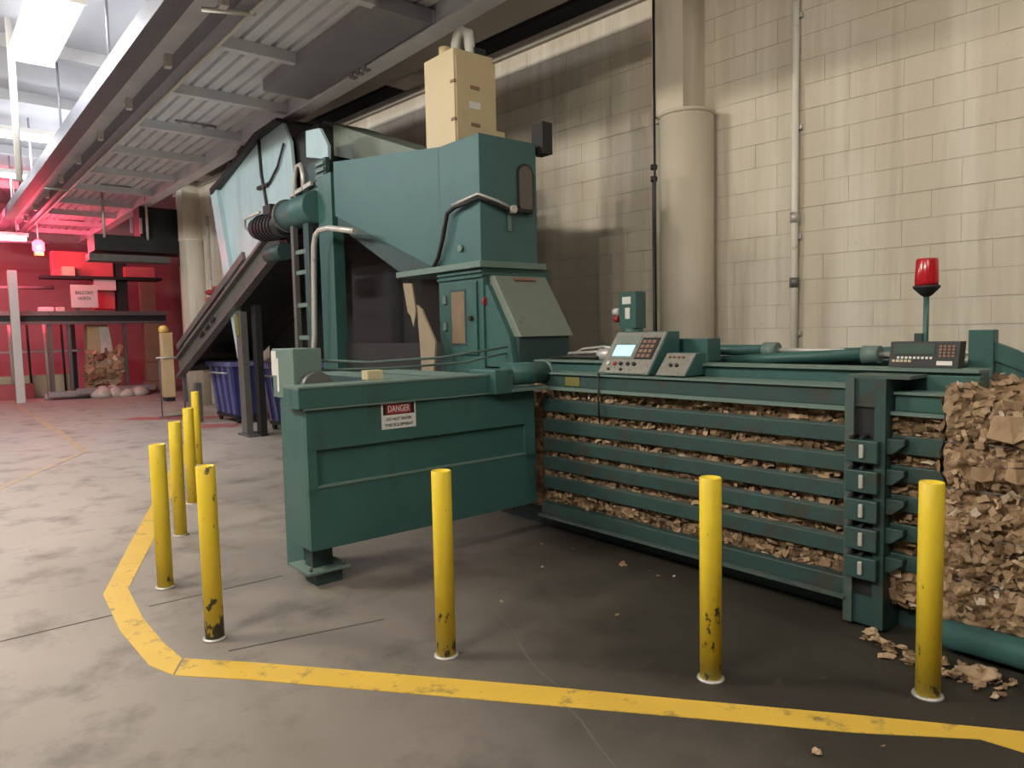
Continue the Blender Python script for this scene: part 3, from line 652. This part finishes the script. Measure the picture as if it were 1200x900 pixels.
for t in (.3, .62): MB().obox((-12.45 + 1.7 * t, VY - .05, 4.2 + .37 * t), (.22, .08, .12), Matrix.Rotation(R(-12), 3, 'Y')).build('guard_clip', DARK, cv)
MB().beam((-12.80, VY - .03, 4.10), (-11.86, VY - .03, 1.3), .08, .30, (0, 1, 0)).build('edge_flange', TEALP, cv)
MB().beam((-11.86, VY - .03, 2.0), (-11.79, VY - .03, 0), .10, .24, (0, 1, 0)).build('support_leg', STEEL, cv)
MB().beam((-11.60, VY + .12, 2.1), (-11.55, VY + .12, 0), .10, .18, (0, 1, 0)).build('support_leg', DARK, cv)
bx('leg_foot', (-12.0, VY - .12, 0), (-11.5, VY + .2, .03), STEEL, cv)
MB().beam((-11.93, VY - .085, 1.95), (-11.87, VY - .085, 1.62), .02, .16, (0, 1, 0)).build('yellow_tape', LABELY, cv)
for y, m, q in ((VY - .08, STEEL, ''), (VY + 1.05, DARK, '')):
    MB().beam((-15.25, y, 1.02), (-9.75, y, 3.05), .06, .40, (0, 1, 0)).build('side_channel', m, cv)
MB().beam((-15.25, VY - .13, 1.20), (-9.75, VY - .13, 3.24), .10, .05, (0, 1, 0)).build('channel_flange', STEEL, cv)
MB().beam((-15.25, VY - .13, .84), (-9.75, VY - .13, 2.86), .10, .05, (0, 1, 0)).build('channel_flange', STEEL, cv)
MB().beam((-15.3, VY - .10, 1.42), (-11.4, VY - .10, 2.86), .05, .12, (0, 1, 0)).build('upper_guide', STEEL, cv)
b = MB(); b.prism([(-15.2, 1.08), (-9.7, 3.10), (-9.7, 3.16), (-15.2, 1.14)], 'y', VY, VY + 1.0); b.build('belt', BLACK, cv)
for t in (.30, .36, .42): 
    x = -15.25 + 5.5 * t; MB().obox((x, VY - .14, 1.05 + 2.03 * t), (.20, .02, .05), Matrix.Rotation(R(-20), 3, 'Y')).build('access_slot', BLACK, cv)
MB().beam((-14.4, VY - .02, .75), (-14.4, VY - .02, 0), .10, .16, (0, 1, 0)).build('support_leg', STEEL, cv)
MB().beam((-15.2, VY - .05, 1.0), (-15.1, VY - .05, .35), .06, .10, (0, 1, 0)).build('tail_bracket', STEEL, cv)
bx('shade_backing', (-13.6, VY + 1.09, .3), (-9.2, VY + 1.13, 3.0), BLACK, cv)  # added black sheet standing for the dark under the conveyor
MB().cyl((-15.1, VY, 1.08), (-15.1, VY + 1.0, 1.08), .13, n=16).build('tail_roller', DARK, cv)
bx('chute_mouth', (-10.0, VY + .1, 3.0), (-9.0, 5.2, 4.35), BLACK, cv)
dm = MB().cyl((-9.0, 3.80, 3.12), (-8.16, 3.80, 3.12), .185, n=24).build('drive_drum', TEALL, cv)
MB().cyl((-9.04, 3.80, 3.12), (-8.99, 3.80, 3.12), .21, n=24).build('drum_flange', STEEL, dm)
mo = MB().cyl((-9.95, 3.80, 3.08), (-9.04, 3.80, 3.02), .165, n=20).build('drive_motor', DARK, cv)
for t in range(6): MB().cyl((-9.85 + t * .11, 3.80, 3.073 - t * .007), (-9.81 + t * .11, 3.80, 3.07 - t * .007), .185, n=20).build('cooling_fin', DARK, mo)
MB().cyl((-10.05, 3.80, 3.087), (-9.95, 3.80, 3.08), .15, n=20).build('fan_cover', DARK, mo); bx('terminal_box', (-9.6, 3.70, 3.2), (-9.35, 3.9, 3.32), DARK, mo)
MB().tube([(-10.0, 3.7, 3.0), (-10.12, 3.64, 3.10), (-10.0, 3.60, 3.2), (-9.6, 3.66, 3.24)], .02).build('motor_cable', GALV, mo)
MB().cyl((-9.75, 3.82, 2.70), (-9.2, 3.82, 2.70), .11, n=18).build('gear_reducer', TEALD, cv); MB().cyl((-9.80, 3.82, 2.7), (-9.75, 3.82, 2.7), .08, n=14).build('shaft_collar', WHITE, cv)
MB().prism([(-8.80, 3.84), (-8.79, 4.16), (-8.40, 4.11), (-8.19, 3.86), (-8.20, 3.70)], 'y', 3.98, 4.02).build('hood_plate', TEALP, cv)
cg = bx('chain_guard', (-8.70, 3.94, 3.30), (-8.18, 3.99, 3.72), TEALD, cv)
for k in range(5): bx('guard_slat', (-8.42, 3.915, 3.34 + .075 * k), (-8.20, 3.94, 3.38 + .075 * k), TEALW, cg)
MB().tube([(-9.0, 3.90, 3.35), (-9.0, 3.90, 3.60), (-8.92, 3.90, 3.74), (-8.80, 3.90, 3.74), (-8.74, 3.90, 3.60), (-8.74, 3.90, 3.40)], .03, 8).build('pull_handle', GALV, cv)
MB().beam((-9.15, 3.9, 3.40), (-8.50, 3.9, 3.46), .04, .05).build('handle_bar', GALV, cv)

# ------------------------------------------------------------------ consoles and small units on the chamber
def console(name, label, x0, x1, y0, y1, z0, z1, dep, bits):
    t = thing(name, label, 'control panel', ((x0 + x1) / 2, y1, z0))
    # sloping front: bottom edge (y0, z0), top edge (y1, z1)
    MB().prism([(y0, z0), (y1, z1), (y1 + dep, z1), (y1 + dep, z0)], 'x', x0, x1).build('housing', TEAL, t, bevel=.004)
    d = Vector((0, y1 - y0, z1 - z0)); L = d.length; d /= L; n = Vector((0, -d.z, d.y))
    def plate(nm, u0, u1, v0, v1, h, mat, par=t):
        P = lambda u, v, k: Vector((x0 + (x1 - x0) * u, y0, z0)) + d * (L * v) + n * k
        q = [(u0, v0), (u1, v0), (u1, v1), (u0, v1)]
        return MB().hexa([P(u, v, 0) for u, v in q], [P(u, v, h) for u, v in q]).build(nm, mat, par)
    f = plate('face_plate', .02, .98, .02, .98, .004, PANELG)
    bits(plate, f)
    def btn(u, v, r, mat, nm='button'):
        c = Vector((x0 + (x1 - x0) * u, y0, z0)) + d * (L * v) + n * .004
        MB().cyl(c, c + n * .014, r, n=12).build(nm, mat, f)
    return t, btn
def b1(plate, f):
    plate('screen_bezel', .10, .56, .34, .90, .008, GREYT, f); plate('lit_screen', .15, .52, .40, .66, .011, SCREEN, f)
    plate('key_pad', .60, .93, .34, .84, .009, DARK, f)
    for r in range(4):
        for c in range(3): plate('key', .635 + .09 * c, .70 + .09 * c, .38 + .11 * r, .45 + .11 * r, .012, BROWN, f)
t1, btn = console('control_console', 'sloping control console with small lit screen and keypad on the chamber', -3.64, -3.17, 3.80, 4.02, 1.285, 1.575, .12, b1)
for u, m in ((.15, WHITE), (.40, BLACK), (.54, BLACK), (.66, BLACK), (.28, SIGNR)): btn(u, .22, .014, m)
for u in (.2, .45): btn(u, .09, .009, BLACK)
def b2(plate, f): pass
t2, btn = console('control_console', 'smaller blank-faced sloping control box with two black switches', -3.11, -2.87, 3.80, 3.93, 1.285, 1.43, .10, b2)
for u in (.38, .58): btn(u, .42, .012, BLACK)
for u in (.2, .35, .5, .65): btn(u, .78, .008, BROWN)
gb = bx('relay_box', (-3.25, 4.2, 1.36), (-2.98, 4.35, 1.52), TEAL, bevel=.004); tag(gb, 'plain teal relay box behind the smaller control box', 'box')
pm = thing('pump_motor', 'upright teal pump motor with labels in front of the column', 'motor', (-4.02, 4.6, 1.215))
MB().prism([(-4.10, 1.60), (-3.92, 1.60), (-3.92, 1.90), (-4.10, 1.90)], 'y', 4.55, 4.68).build('motor_body', TEAL, pm, bevel=.006)
MB().lathe((-4.01, 4.615, 1.21), [(.05, 0), (.05, .30), (.085, .34), (.085, .40)], 16).build('pump_neck', TEAL, pm)
bx('paper_label', (-4.06, 4.545, 1.80), (-3.97, 4.552, 1.86), SIGNW, pm); bx('paper_label', (-4.03, 4.545, 1.68), (-3.98, 4.552, 1.77), SIGNW, pm)
MB().cyl((-4.16, 4.56, 1.74), (-4.10, 4.56, 1.74), .03, n=12).build('fill_cap', WHITE, pm); MB().cyl((-4.15, 4.56, 1.68), (-4.11, 4.56, 1.68), .026, n=12).build('red_plug', SIGNR, pm)

kp = thing('bale_counter', 'black keypad display unit with rows of pale keys beside the beacon', 'keypad', (-1.56, 4.1, 1.345))
Mk = Matrix.Rotation(R(-14), 3, 'X')
def kbox(nm, u0, u1, v0, v1, k0, k1, mat, par):
    P = lambda u, v, k: Vector((-1.735 + .34 * u, 4.085 + .03 * v + k, 1.362 + .135 * v))
    q = [(u0, v0), (u1, v0), (u1, v1), (u0, v1)]
    return MB().hexa([P(u, v, k0) for u, v in q], [P(u, v, k1) for u, v in q]).build(nm, mat, par)
kh = kbox('housing', 0, 1, 0, 1, 0, .08, BLACK, kp)
kbox('display', .06, .66, .52, .93, -.004, 0, SCRDIM, kh)
for i in range(9): kbox('key', .12 + .06 * i, .155 + .06 * i, .33, .42, -.006, 0, SIGNW, kh)
for i in range(5): kbox('key', .05 + .06 * i, .095 + .06 * i, .20, .29, -.006, 0, CREAM, kh)
for r in range(4):
    for c in range(4): kbox('key', .72 + .06 * c, .76 + .06 * c, .42 + .12 * r, .50 + .12 * r, -.005, 0, BROWN, kh)
kbox('label_plate', .70, .92, .10, .26, -.004, 0, GALV, kh)
bx('stand_bracket', (-1.62, 4.12, 1.21), (-1.50, 4.16, 1.40), TEALD, kp)
bcn = thing('beacon_light', 'red warning beacon on a thin pole above the keypad unit', 'beacon', (-1.59, 4.19, 1.215))
MB().cyl((-1.59, 4.19, 1.215), (-1.59, 4.19, 1.77), .014, n=10).build('pole', TEAL, bcn); bx('pole_clamp', (-1.64, 4.17, 1.47), (-1.60, 4.21, 1.54), TEALD, bcn)
MB().lathe((-1.59, 4.19, 1.735), [(.016, 0), (.03, .01), (.064, .045), (.066, .058)], 20).build('lamp_base', BLACK, bcn)
MB().lathe((-1.59, 4.19, 1.793), [(.056, 0), (.058, .02), (.053, .135), (.048, .143), (.0, .146)], 20).build('red_dome', REDG, bcn)

# ------------------------------------------------------------------ pipes on the wall (wall frame)
pp = thing('wall_conduit', 'pale vertical conduit pipe clipped to the block wall', 'pipe', (-3.13, 6.62, 1.0), frame='w')
MB().cyl((-3.13, 6.64, .2), (-3.13, 6.64, 5.1), .032, n=14).build('pipe', PIPEW, pp)
for z in (1.95, 2.55): MB().cyl((-3.13, 6.64, z), (-3.13, 6.64, z + .09), .041, n=14).build('coupling', STEEL if z < 2 else GALV, pp)
for z in (1.5, 2.4, 3.4, 4.4): bx('pipe_clip', (-3.18, 6.66, z), (-3.08, 6.70, z + .04), GALV, pp, frame='w')
p2 = thing('wall_conduit', 'thin dark conduit with a coupling running up the round column', 'pipe', (-4.45, 6.30, 1.0), frame='w')
MB().cyl((-4.44, 6.29, .2), (-4.44, 6.29, 5.1), .013, n=10).build('pipe', DARK, p2)
MB().cyl((-4.475, 6.32, .2), (-4.475, 6.32, 3.1), .020, n=10).build('grey_pipe', STEEL, p2)
for z in (3.10, 3.22): MB().cyl((-4.465, 6.31, z), (-4.465, 6.31, z + .05), .034, n=12).build('coupling', DARK, p2)

# ------------------------------------------------------------------ bollards (wall frame positions)
def bollard(x, y, label, mat=YEL, tilt=0, r=.049, h=.93):
    t = thing('bollard', label, 'bollard', (x, y, 0), 'yellow bollards around the baler', 'w')
    b = MB().lathe((x, y, 0), [(r, 0), (r, h - .004), (r - .003, h), (r - .009, h), (r - .009, h - .06)], 24)
    b.build('post', mat, t)
    MB().lathe((x, y, 0), [(r + .014, 0), (r + .012, .008), (r + .001, .012)], 24).build('base_ring', GALV, t)
    MB().cyl((x, y, h - .075), (x, y, h - .06), r - .012, n=18).build('inner_plug', DARK, t)
    t.rotation_euler = (0, tilt, 0)
bollard(-4.883, 1.51, 'yellow pipe bollard standing at the bend of the curved floor line', tilt=R(-.4))
bollard(-3.841, 1.42, 'yellow pipe bollard with blackened scarred base, leftmost of the front row', YELW, tilt=R(-.6))
bollard(-2.782, 2.15, 'yellow pipe bollard standing in front of the danger sign housing')
bollard(-1.718, 2.84, 'yellow pipe bollard standing in front of the caged rails')
bollard(-.973, 3.344, 'yellow pipe bollard nearest the cardboard bale and scrap heap')
bollard(-6.096, 2.025, 'nearest of the three yellow bollards receding towards the conveyor')
bollard(-7.182, 2.513, 'middle of the three yellow bollards receding towards the conveyor')
bollard(-9.31, 3.356, 'farthest yellow bollard, below the foot of the conveyor')

# ------------------------------------------------------------------ blue carts and tan box stand
def cart(x0, x1, y0, y1, label):
    t = thing('blue_cart', label, 'cart', ((x0 + x1) / 2, (y0 + y1) / 2, 0), 'blue plastic carts below the conveyor')
    i = .10
    MB().hexa([(x0 + i, y0 + i, .14), (x1 - i, y0 + i, .14), (x1 - i, y1 - i, .14), (x0 + i, y1 - i, .14)],
              [(x0, y0, 1.08), (x1, y0, 1.08), (x1, y1, 1.08), (x0, y1, 1.08)]).build('tub', BLUE, t, bevel=.02)
    for a, c in (((x0 - .05, y0 - .05, 1.06), (x1 + .05, y0 + .02, 1.15)), ((x0 - .05, y1 - .02, 1.06), (x1 + .05, y1 + .05, 1.15)),
                 ((x0 - .05, y0, 1.06), (x0 + .02, y1, 1.15)), ((x1 - .02, y0, 1.06), (x1 + .05, y1, 1.15))): bx('rim', a, c, BLUEL, t, .01)
    for k in range(4):
        xx = x0 + .14 + (x1 - x0 - .28) * k / 3; MB().beam((xx * .9 + (x0 + x1) * .05, y0 + .09, .18), (xx, y0 - .005, 1.06), .05, .05, (0, 1, 0)).build('rib', BLUEL, t)
    for k in range(3):
        yy = y0 + .14 + (y1 - y0 - .28) * k / 2; MB().beam((x1 - .09, yy, .18), (x1 + .005, yy, 1.06), .05, .05, (0, 1, 0)).build('rib', BLUE, t)
    bx('chassis', (x0 + .08, y0 + .08, .10), (x1 - .08, y1 - .08, .15), DARK, t)
    for xx in (x0 + .15, x1 - .15):
        for yy in (y0 + .14, y1 - .14): MB().cyl((xx, yy - .025, .06), (xx, yy + .025, .06), .06, n=14).build('wheel', BLACK, t)
    MB().tube([(x0 + .1, y0 - .03, .95), (x0 + .1, y0 - .12, .95), (x1 - .1, y0 - .12, .95), (x1 - .1, y0 - .03, .95)], .014, 6).build('handle', GALV, t)
cart(-14.7, -13.4, 4.45, 5.05, 'blue plastic wheeled cart left of the conveyor leg')
cart(-12.35, -11.15, 4.60, 5.15, 'blue plastic wheeled cart right of the conveyor leg')
st = thing('box_stand', 'tall narrow tan box held in a wire frame stand below the column', 'box stand', (-15.6, 3.98, 0))
bx('tan_box', (-15.85, 3.86, .42), (-15.62, 4.06, 1.72), TAN, st, .01)
MB().lathe((-15.78, 3.93, 1.72), [(.05, 0), (.09, .02), (.09, .10), (.05, .14), (0, .15)], 14).build('amber_lamp', AMBER, st)
for y in (3.78, 4.22): MB().tube([(-15.6, y, 1.22), (-15.6, y, .02)], .014, 6).build('frame_leg', STEEL, st)
for z in (1.22, .04): MB().tube([(-15.6, 3.72, z), (-15.6, 4.28, z)], .016, 6).build('frame_bar', GALV if z > 1 else STEEL, st)
bx('lower_bracket', (-15.9, 3.88, .34), (-15.6, 4.04, .42), DARK, st)
rc = thing('hose_rack', 'red hose bundle hanging on the block wall beside the far column', 'hose rack', (-17.0, 5.2, 0))
for k in range(6): MB().lathe((-16.9, 5.25, 1.75 + .16 * k), [(.07, 0), (.13, .03), (.13, .09), (.07, .12)], 12).build('hose_coil', SIGNR if k % 2 else REDP, rc)
MB().cyl((-16.9, 5.25, 0), (-16.9, 5.25, 4.3), .035, n=10).build('riser_pipe', GALV, rc)
bx('back_board', (-17.1, 5.33, 1.7), (-16.6, 5.36, 2.75), REDP, rc)

# ------------------------------------------------------------------ overhead steel deck
dk = thing('overhead_deck', 'dark overhead steel conveyor deck with ribbed underside along the ceiling', 'overhead deck', (-10, 3.3, 4.7))
DX0, DX1 = -27, -4.4
STRG = paint('stringer_paint', (.15, .15, .17), .55, .1, var=.2)
for y, w, m in ((2.12, .10, STRG), (2.66, .05, DECKL), (4.44, .10, DECK)):
    s = bx('stringer', (DX0, y - w / 2, 4.74), (DX1, y + w / 2, 5.05), m, dk)
    bx('stringer_flange', (DX0, y - w / 2 - .07, 4.72), (DX1, y + w / 2 + .05, 4.745), m, s)
MB().tube([(DX0, 2.68, 4.66), (DX1, 2.68, 4.66)], .020, 8).build('guide_pipe', WHITE, dk)
MB().tube([(-17.3, 2.24, 4.67), (-17.3, 2.72, 4.66)], .026, 8).build('guide_pipe', WHITE, dk)
MB().tube([(-7.25, 2.3, 4.68), (-7.0, 2.72, 4.66)], .026, 8).build('guide_pipe', WHITE, dk)
bx('deck_plate', (DX0, 2.10, 5.0), (DX1, 4.44, 5.06), DECK, dk)
n = 9
for k in range(n):
    y0 = 2.72 + k * (4.36 - 2.72) / n
    bx('deck_pan', (DX0, y0, 4.93), (DX1, y0 + .125, 5.0), DECK, dk)
for k, x in enumerate([-4.6 - 1.9 * i for i in range(12)]):
    bx('cross_member', (x - .05, 2.68, 4.80), (x + .05, 4.40, 4.93), DECK, dk)
    bx('clip', (x - .60, 2.40, 4.66), (x - .50, 2.47, 4.80), WHITE, dk)
    if k % 2: MB().cyl((x, 2.12, 5.05), (x, 2.12, 6.15), .018, n=8).build('hanger_rod', DECKL, dk); MB().cyl((x, 4.44, 5.05), (x, 4.44, 6.15), .018, n=8).build('hanger_rod', DECKL, dk)
    if k % 3 == 1: MB().tube([(x + .3, 3.3, 4.90), (x + .3, 3.9, 4.90)], .02, 6).build('drop_pipe', DECKL, dk)
bx('hung_tray', (-9.4, 3.7, 4.76), (-6.4, 4.32, 4.90), DECKL, dk)
for k in range(3): bx('tray_lug', (-8.2 + .16 * k, 4.30, 4.70), (-8.12 + .16 * k, 4.38, 4.94), DECKL, dk)

# ------------------------------------------------------------------ fluorescent fixtures (each with its own light)
LB = ['bright fluorescent strip light at the top left corner of the ceiling', 'second fluorescent strip light crossing the ceiling beyond the brightest one', 'farthest small fluorescent strip light above the red area',
      'fluorescent strip light over the aisle left of the camera', 'fluorescent strip light over the aisle behind the camera', 'fluorescent strip light over the right aisle', 'fluorescent strip light near the right wall', 'fluorescent strip light over the far left aisle']
for i, (x, y, along, wt, wu, c) in enumerate(STRIPS):
    t = thing('strip_light', LB[i], 'ceiling light', (x, y, 5.62), 'fluorescent strip lights')
    L, W = (1.25, .26) if i else (1.3, .28)
    def rb(nm, a, b_, za, zb, w0, w1, mat):
        if along: return bx(nm, (x + a, y + w0, za), (x + b_, y + w1, zb), mat, t)
        return bx(nm, (x + w0, y + a, za), (x + w1, y + b_, zb), mat, t)
    rb('housing', -L, L, 5.66, 5.76, -W, W, WHITE)
    for w in (-.14, .0, .14): rb('tube', -L + .05, L - .05, 5.615, 5.65, w - .02, w + .02, TUBE)
    for e in (-L, L - .04): rb('end_cap', e, e + .04, 5.60, 5.67, -W, W, WHITE)
    for a in (-L * .7, L * .7):
        xx, yy = (x + a, y) if along else (x, y + a); MB().cyl((xx, yy, 5.76), (xx, yy, 6.15), .012, n=8).build('hanger_rod', GALV, t)
    dims = (2 * L if along else 2 * W, 2 * W if along else 2 * L)
    for q in (-.8, 0, .8):                                                             # bare tubes shine sideways as well
        lamp('strip_lamp', 'POINT', (x + q, y, 5.52) if along else (x, y + q, 5.52), wt / 3, c, radius=.10)
    lamp('strip_lamp', 'AREA', (x, y, 5.78), wu, c, *dims, (math.pi, 0, MROT))        # uplight added to brighten the ceiling
hp = MB().tube([(-12.6, 1.34, 6.15), (-12.6, 1.34, 3.9)], .045, 10).build('hanging_pole', WHITE); tag(hp, 'white pole hanging from the ceiling at the end of the brightest strip light', 'pole')

# ------------------------------------------------------------------ red-lit far bay
fr = thing('far_conveyor', 'long dark roller conveyor on posts crossing the red-lit bay', 'conveyor', (-24, 3.8, 0))
bx('bed', (-24.3, -.5, 2.12), (-23.5, 5.95, 2.34), DARK, fr); bx('side_rail', (-23.5, -.5, 2.30), (-23.42, 5.95, 2.42), STEEL, fr); bx('side_rail', (-23.5, -.5, 2.06), (-23.42, 5.95, 2.14), STEEL, fr)
for y in (.8, 2.9, 3.35, 4.75, 5.5): bx('post', (-23.55, y, 0), (-23.45, y + .09, 2.1), STEEL, fr)
for y in (1.2, 2.35, 3.7): bx('rear_post', (-25.4, y, 0), (-25.25, y + .12, 2.1), DARK, fr)
wp = bx('white_post', (-22.95, 2.02, 0), (-22.78, 2.22, 3.45), WHITE, bevel=.01); tag(wp, 'thick white post standing in front of the red-lit bay', 'post')
rcab = thing('red_cabinet', 'red painted machine cabinets above the far conveyor', 'cabinet', (-24.4, 4.2, 2.34))
bx('cabinet', (-24.6, 3.2, 3.45), (-24.2, 4.75, 4.15), REDP, rcab, .02); bx('cabinet', (-24.6, 4.2, 2.5), (-24.2, 4.75, 3.35), REDP, rcab, .02)
bx('shelf', (-24.6, 2.9, 3.36), (-23.9, 6.0, 3.44), DARK, rcab); bx('white_box', (-24.2, 4.2, 3.05), (-24.0, 4.75, 3.40), WHITE, rcab)
bx('upright', (-24.0, 5.35, 2.34), (-23.8, 5.75, 3.3), BROWN, rcab); bx('upright', (-24.6, 4.8, 2.34), (-24.2, 5.1, 4.3), DARK, rcab)
bx('red_drawer', (-24.2, 5.0, 3.45), (-23.9, 5.8, 3.75), REDP, rcab)
ws = thing('notice_sign', 'white notice sign with two lines of text on the far conveyor', 'sign', (-23.40, 3.85, 2.42))
bx('board', (-23.41, 3.49, 2.52), (-23.38, 4.15, 3.15), SIGNW, ws); bx('bracket', (-23.46, 3.6, 2.3), (-23.41, 3.7, 2.6), STEEL, ws)
text('lettering', 'BALCONY', (-23.375, 3.82, 2.93), .13, Yx, Zx, SIGNB, ws, .44); text('lettering', 'NORTH', (-23.375, 3.82, 2.77), .13, Yx, Zx, SIGNB, ws, .30)
def plank(nm, a, c, mat, label, cat): return tag(bx(nm, a, c, mat, bevel=.01), label, cat)
plank('timber_pallet', (-25.6, -.2, 0), (-25.0, 3.6, .62), CREAMF, 'low cream timber base along the floor of the red-lit bay', 'pallet')
plank('red_barrier', (-24.6, 1.2, 0), (-24.4, 2.6, .42), REDP, 'low red barrier behind the thick white post', 'barrier')
al = thing('metal_rails', 'long dull metal rails lying on the floor before the red-lit bay', 'metal rails', (-23.2, 3.8, 0))
for k, (xx, ya, yb) in enumerate(((-23.3, 2.7, 4.4), (-23.05, 2.75, 4.6), (-22.9, 3.4, 5.4))): MB().obox((xx, (ya + yb) / 2, .09 + .06 * k), (.22, yb - ya, .16), Matrix.Rotation(R(4 * k - 4), 3, 'Z')).build('rail', SILV, al, bevel=.02)
wb = thing('wrapped_stack', 'tall wrapped stack of tan card with white plastic sheets in the far bay', 'stack', (-23.6, 4.3, 0))
MB().hexa([(-24.2, 3.8, .2), (-23.7, 3.8, .2), (-23.7, 4.55, .2), (-24.2, 4.55, .2)], [(-24.2, 3.9, 2.05), (-23.75, 3.9, 2.05), (-23.75, 4.4, 2.05), (-24.2, 4.4, 2.05)]).build('card_stack', TAN, wb)
b = MB(); flakes(b, 90, (-23.62, 3.85, .3), (0, 1, 0), (0, 0, 1), (1, 0, 0), .8, 1.0, .05, .2, .1, False); b.build('torn_card', CARD, wb, kind='stuff')
for k in range(4): MB().hexa([(-23.65, 4.20 + .1 * k, .4), (-23.6, 4.20 + .1 * k, .4), (-23.6, 4.30 + .1 * k, .4), (-23.65, 4.30 + .1 * k, .4)], [(-23.72, 4.18 + .06 * k, 1.98), (-23.66, 4.18 + .06 * k, 1.98), (-23.66, 4.24 + .06 * k, 1.98), (-23.72, 4.24 + .06 * k, 1.98)]).build('plastic_sheet', PLAST, wb)
bb_ = thing('plastic_heap', 'crumpled pale plastic heap at the foot of the wrapped stack', 'plastic heap', (-22.7, 4.5, 0))
b = MB(); 
for k in range(7):
    c = Vector((-22.75 + random.uniform(-.2, .2), 4.0 + .16 * k, 0)); rr = random.uniform(.16, .3)
    b.lathe(c, [(rr, 0), (rr * 1.1, rr * .4), (rr * .7, rr * .9), (rr * .2, rr * 1.15)], 9)
for v in b.v: v += Vector((noise.noise(v * 5), noise.noise(v * 6 + Vector((3, 1, 2))), max(0, v.z) * noise.noise(v * 4))) * .10; v.z = max(0, v.z)
b.build('wrap', PLAST, bb_)
bt = thing('box_tower', 'tall brown box tower beside the wrapped stack in the far bay', 'boxes', (-23.5, 5.6, 0))
bx('carton', (-23.7, 5.25, 0), (-23.3, 6.0, .35), BROWN, bt, .01); bx('carton', (-23.7, 5.3, .36), (-23.35, 5.9, .9), BROWN, bt, .01); bx('carton', (-23.7, 5.32, .91), (-23.4, 5.75, 2.05), BROWN, bt, .01)
oc = thing('hanging_conveyor', 'dark boxed conveyor section hanging from rods below the overhead deck', 'conveyor', (-19, 4.6, 3.5))
bx('trough', (-19.4, 3.3, 3.62), (-18.6, 5.55, 3.98), DARK, oc); bx('end_box', (-18.9, 5.1, 3.35), (-18.2, 5.72, 4.0), DARK, oc, .02); bx('hood', (-19.4, 4.3, 3.98), (-18.8, 5.25, 4.7), DARK, oc)
bx('lower_tray', (-19.2, 3.2, 3.40), (-18.7, 4.9, 3.55), STEEL, oc)
for y in (3.5, 4.4, 5.3): MB().cyl((-18.55, y, 3.9), (-18.55, y, 5.0), .03, n=8).build('hanger_rod', GALV, oc)
for y in (4.05, 4.25): bx('tube_end', (-18.62, y, 4.05), (-18.58, y + .05, 4.4), SILV, oc)
# strip lamp, and red lights added for the far bay's glow
rl = thing('red_strip_lamp', 'glowing strip lamp at the left edge of the red-lit bay', 'lamp', (-23, 1.9, 4.2))
bx('housing', (-23.1, .6, 4.36), (-22.9, 2.55, 4.44), WHITE, rl); bx('glowing_tube', (-23.06, .62, 4.24), (-22.94, 2.5, 4.35), emit('white_hot_tube', (1, .86, .80), 6), rl)
for y in (.8, 2.3): MB().cyl((-23, y, 4.44), (-23, y, 6.15), .015, n=8).build('hanger_rod', GALV, rl)
rb_ = thing('red_glow_source', 'added red glow source beside the strip lamp in the far bay', 'beacon', (-22.9, 2.75, 3.9))
MB().lathe((-22.9, 2.75, 3.95), [(.08, 0), (.14, .05), (.14, .25), (.08, .32), (0, .34)], 16).build('red_dome', REDE, rb_); bx('base', (-23.0, 2.65, 3.86), (-22.8, 2.85, 3.95), AMBER, rb_); MB().cyl((-22.9, 2.75, 4.29), (-22.9, 2.75, 6.15), .02, n=8).build('hanger_rod', GALV, rb_)
lamp('red_glow_lamp', 'POINT', (-22.7, 2.75, 4.05), 130, RED, radius=.14)  # red source added to tint the far bay and deck
lamp('strip_lamp', 'AREA', (-22.85, 1.6, 4.28), 420, (1, .10, .17), 1.9, .1, (0, R(90), MROT))  # red light added for the bay, facing away from the aisle
# clutter of the far bay
yc = bx('yellow_crate', (-24.2, 3.42, 3.44), (-23.95, 3.72, 3.70), CREAMF, bevel=.01); tag(yc, 'small yellowish crate on the shelf left of the red cabinets', 'crate')
for k, (y, w, m, lb) in enumerate(((2.75, .35, WHITE, 'white carton riding on the far conveyor, left of the notice sign'), (3.15, .22, PLAST, 'pale plastic bag on the far conveyor beside the notice sign'))):
    tag(bx('carton', (-23.95, y, 2.34), (-23.6, y + w, 2.54), m, bevel=.02), lb, 'carton')
pf = thing('pipe_rack', 'pale upright pipes standing in front of the timber base in the red-lit bay', 'pipe rack', (-24.8, 2.6, 0))
for k in range(7): MB().cyl((-24.75, .9 + .42 * k, 0), (-24.8, .88 + .42 * k, 2.08), .045 if k % 2 else .03, n=8).build('pipe', PLAST if k % 2 else DARK, pf)
bx('cross_tube', (-24.85, .6, 1.28), (-24.78, 3.9, 1.34), SILV, pf)
for z, m in ((3.15, SILV), (4.45, DECKL)): 
    r_ = MB().tube([(-24.9, -1.0, z), (-24.9, 1.2, z - .03), (-24.9, 3.3, z)], .05, 8).build('pipe_run', m); tag(r_, 'upper pipe run across the red-lit bay' if z > 4 else 'lower pipe run across the red-lit bay behind the white post', 'pipe')
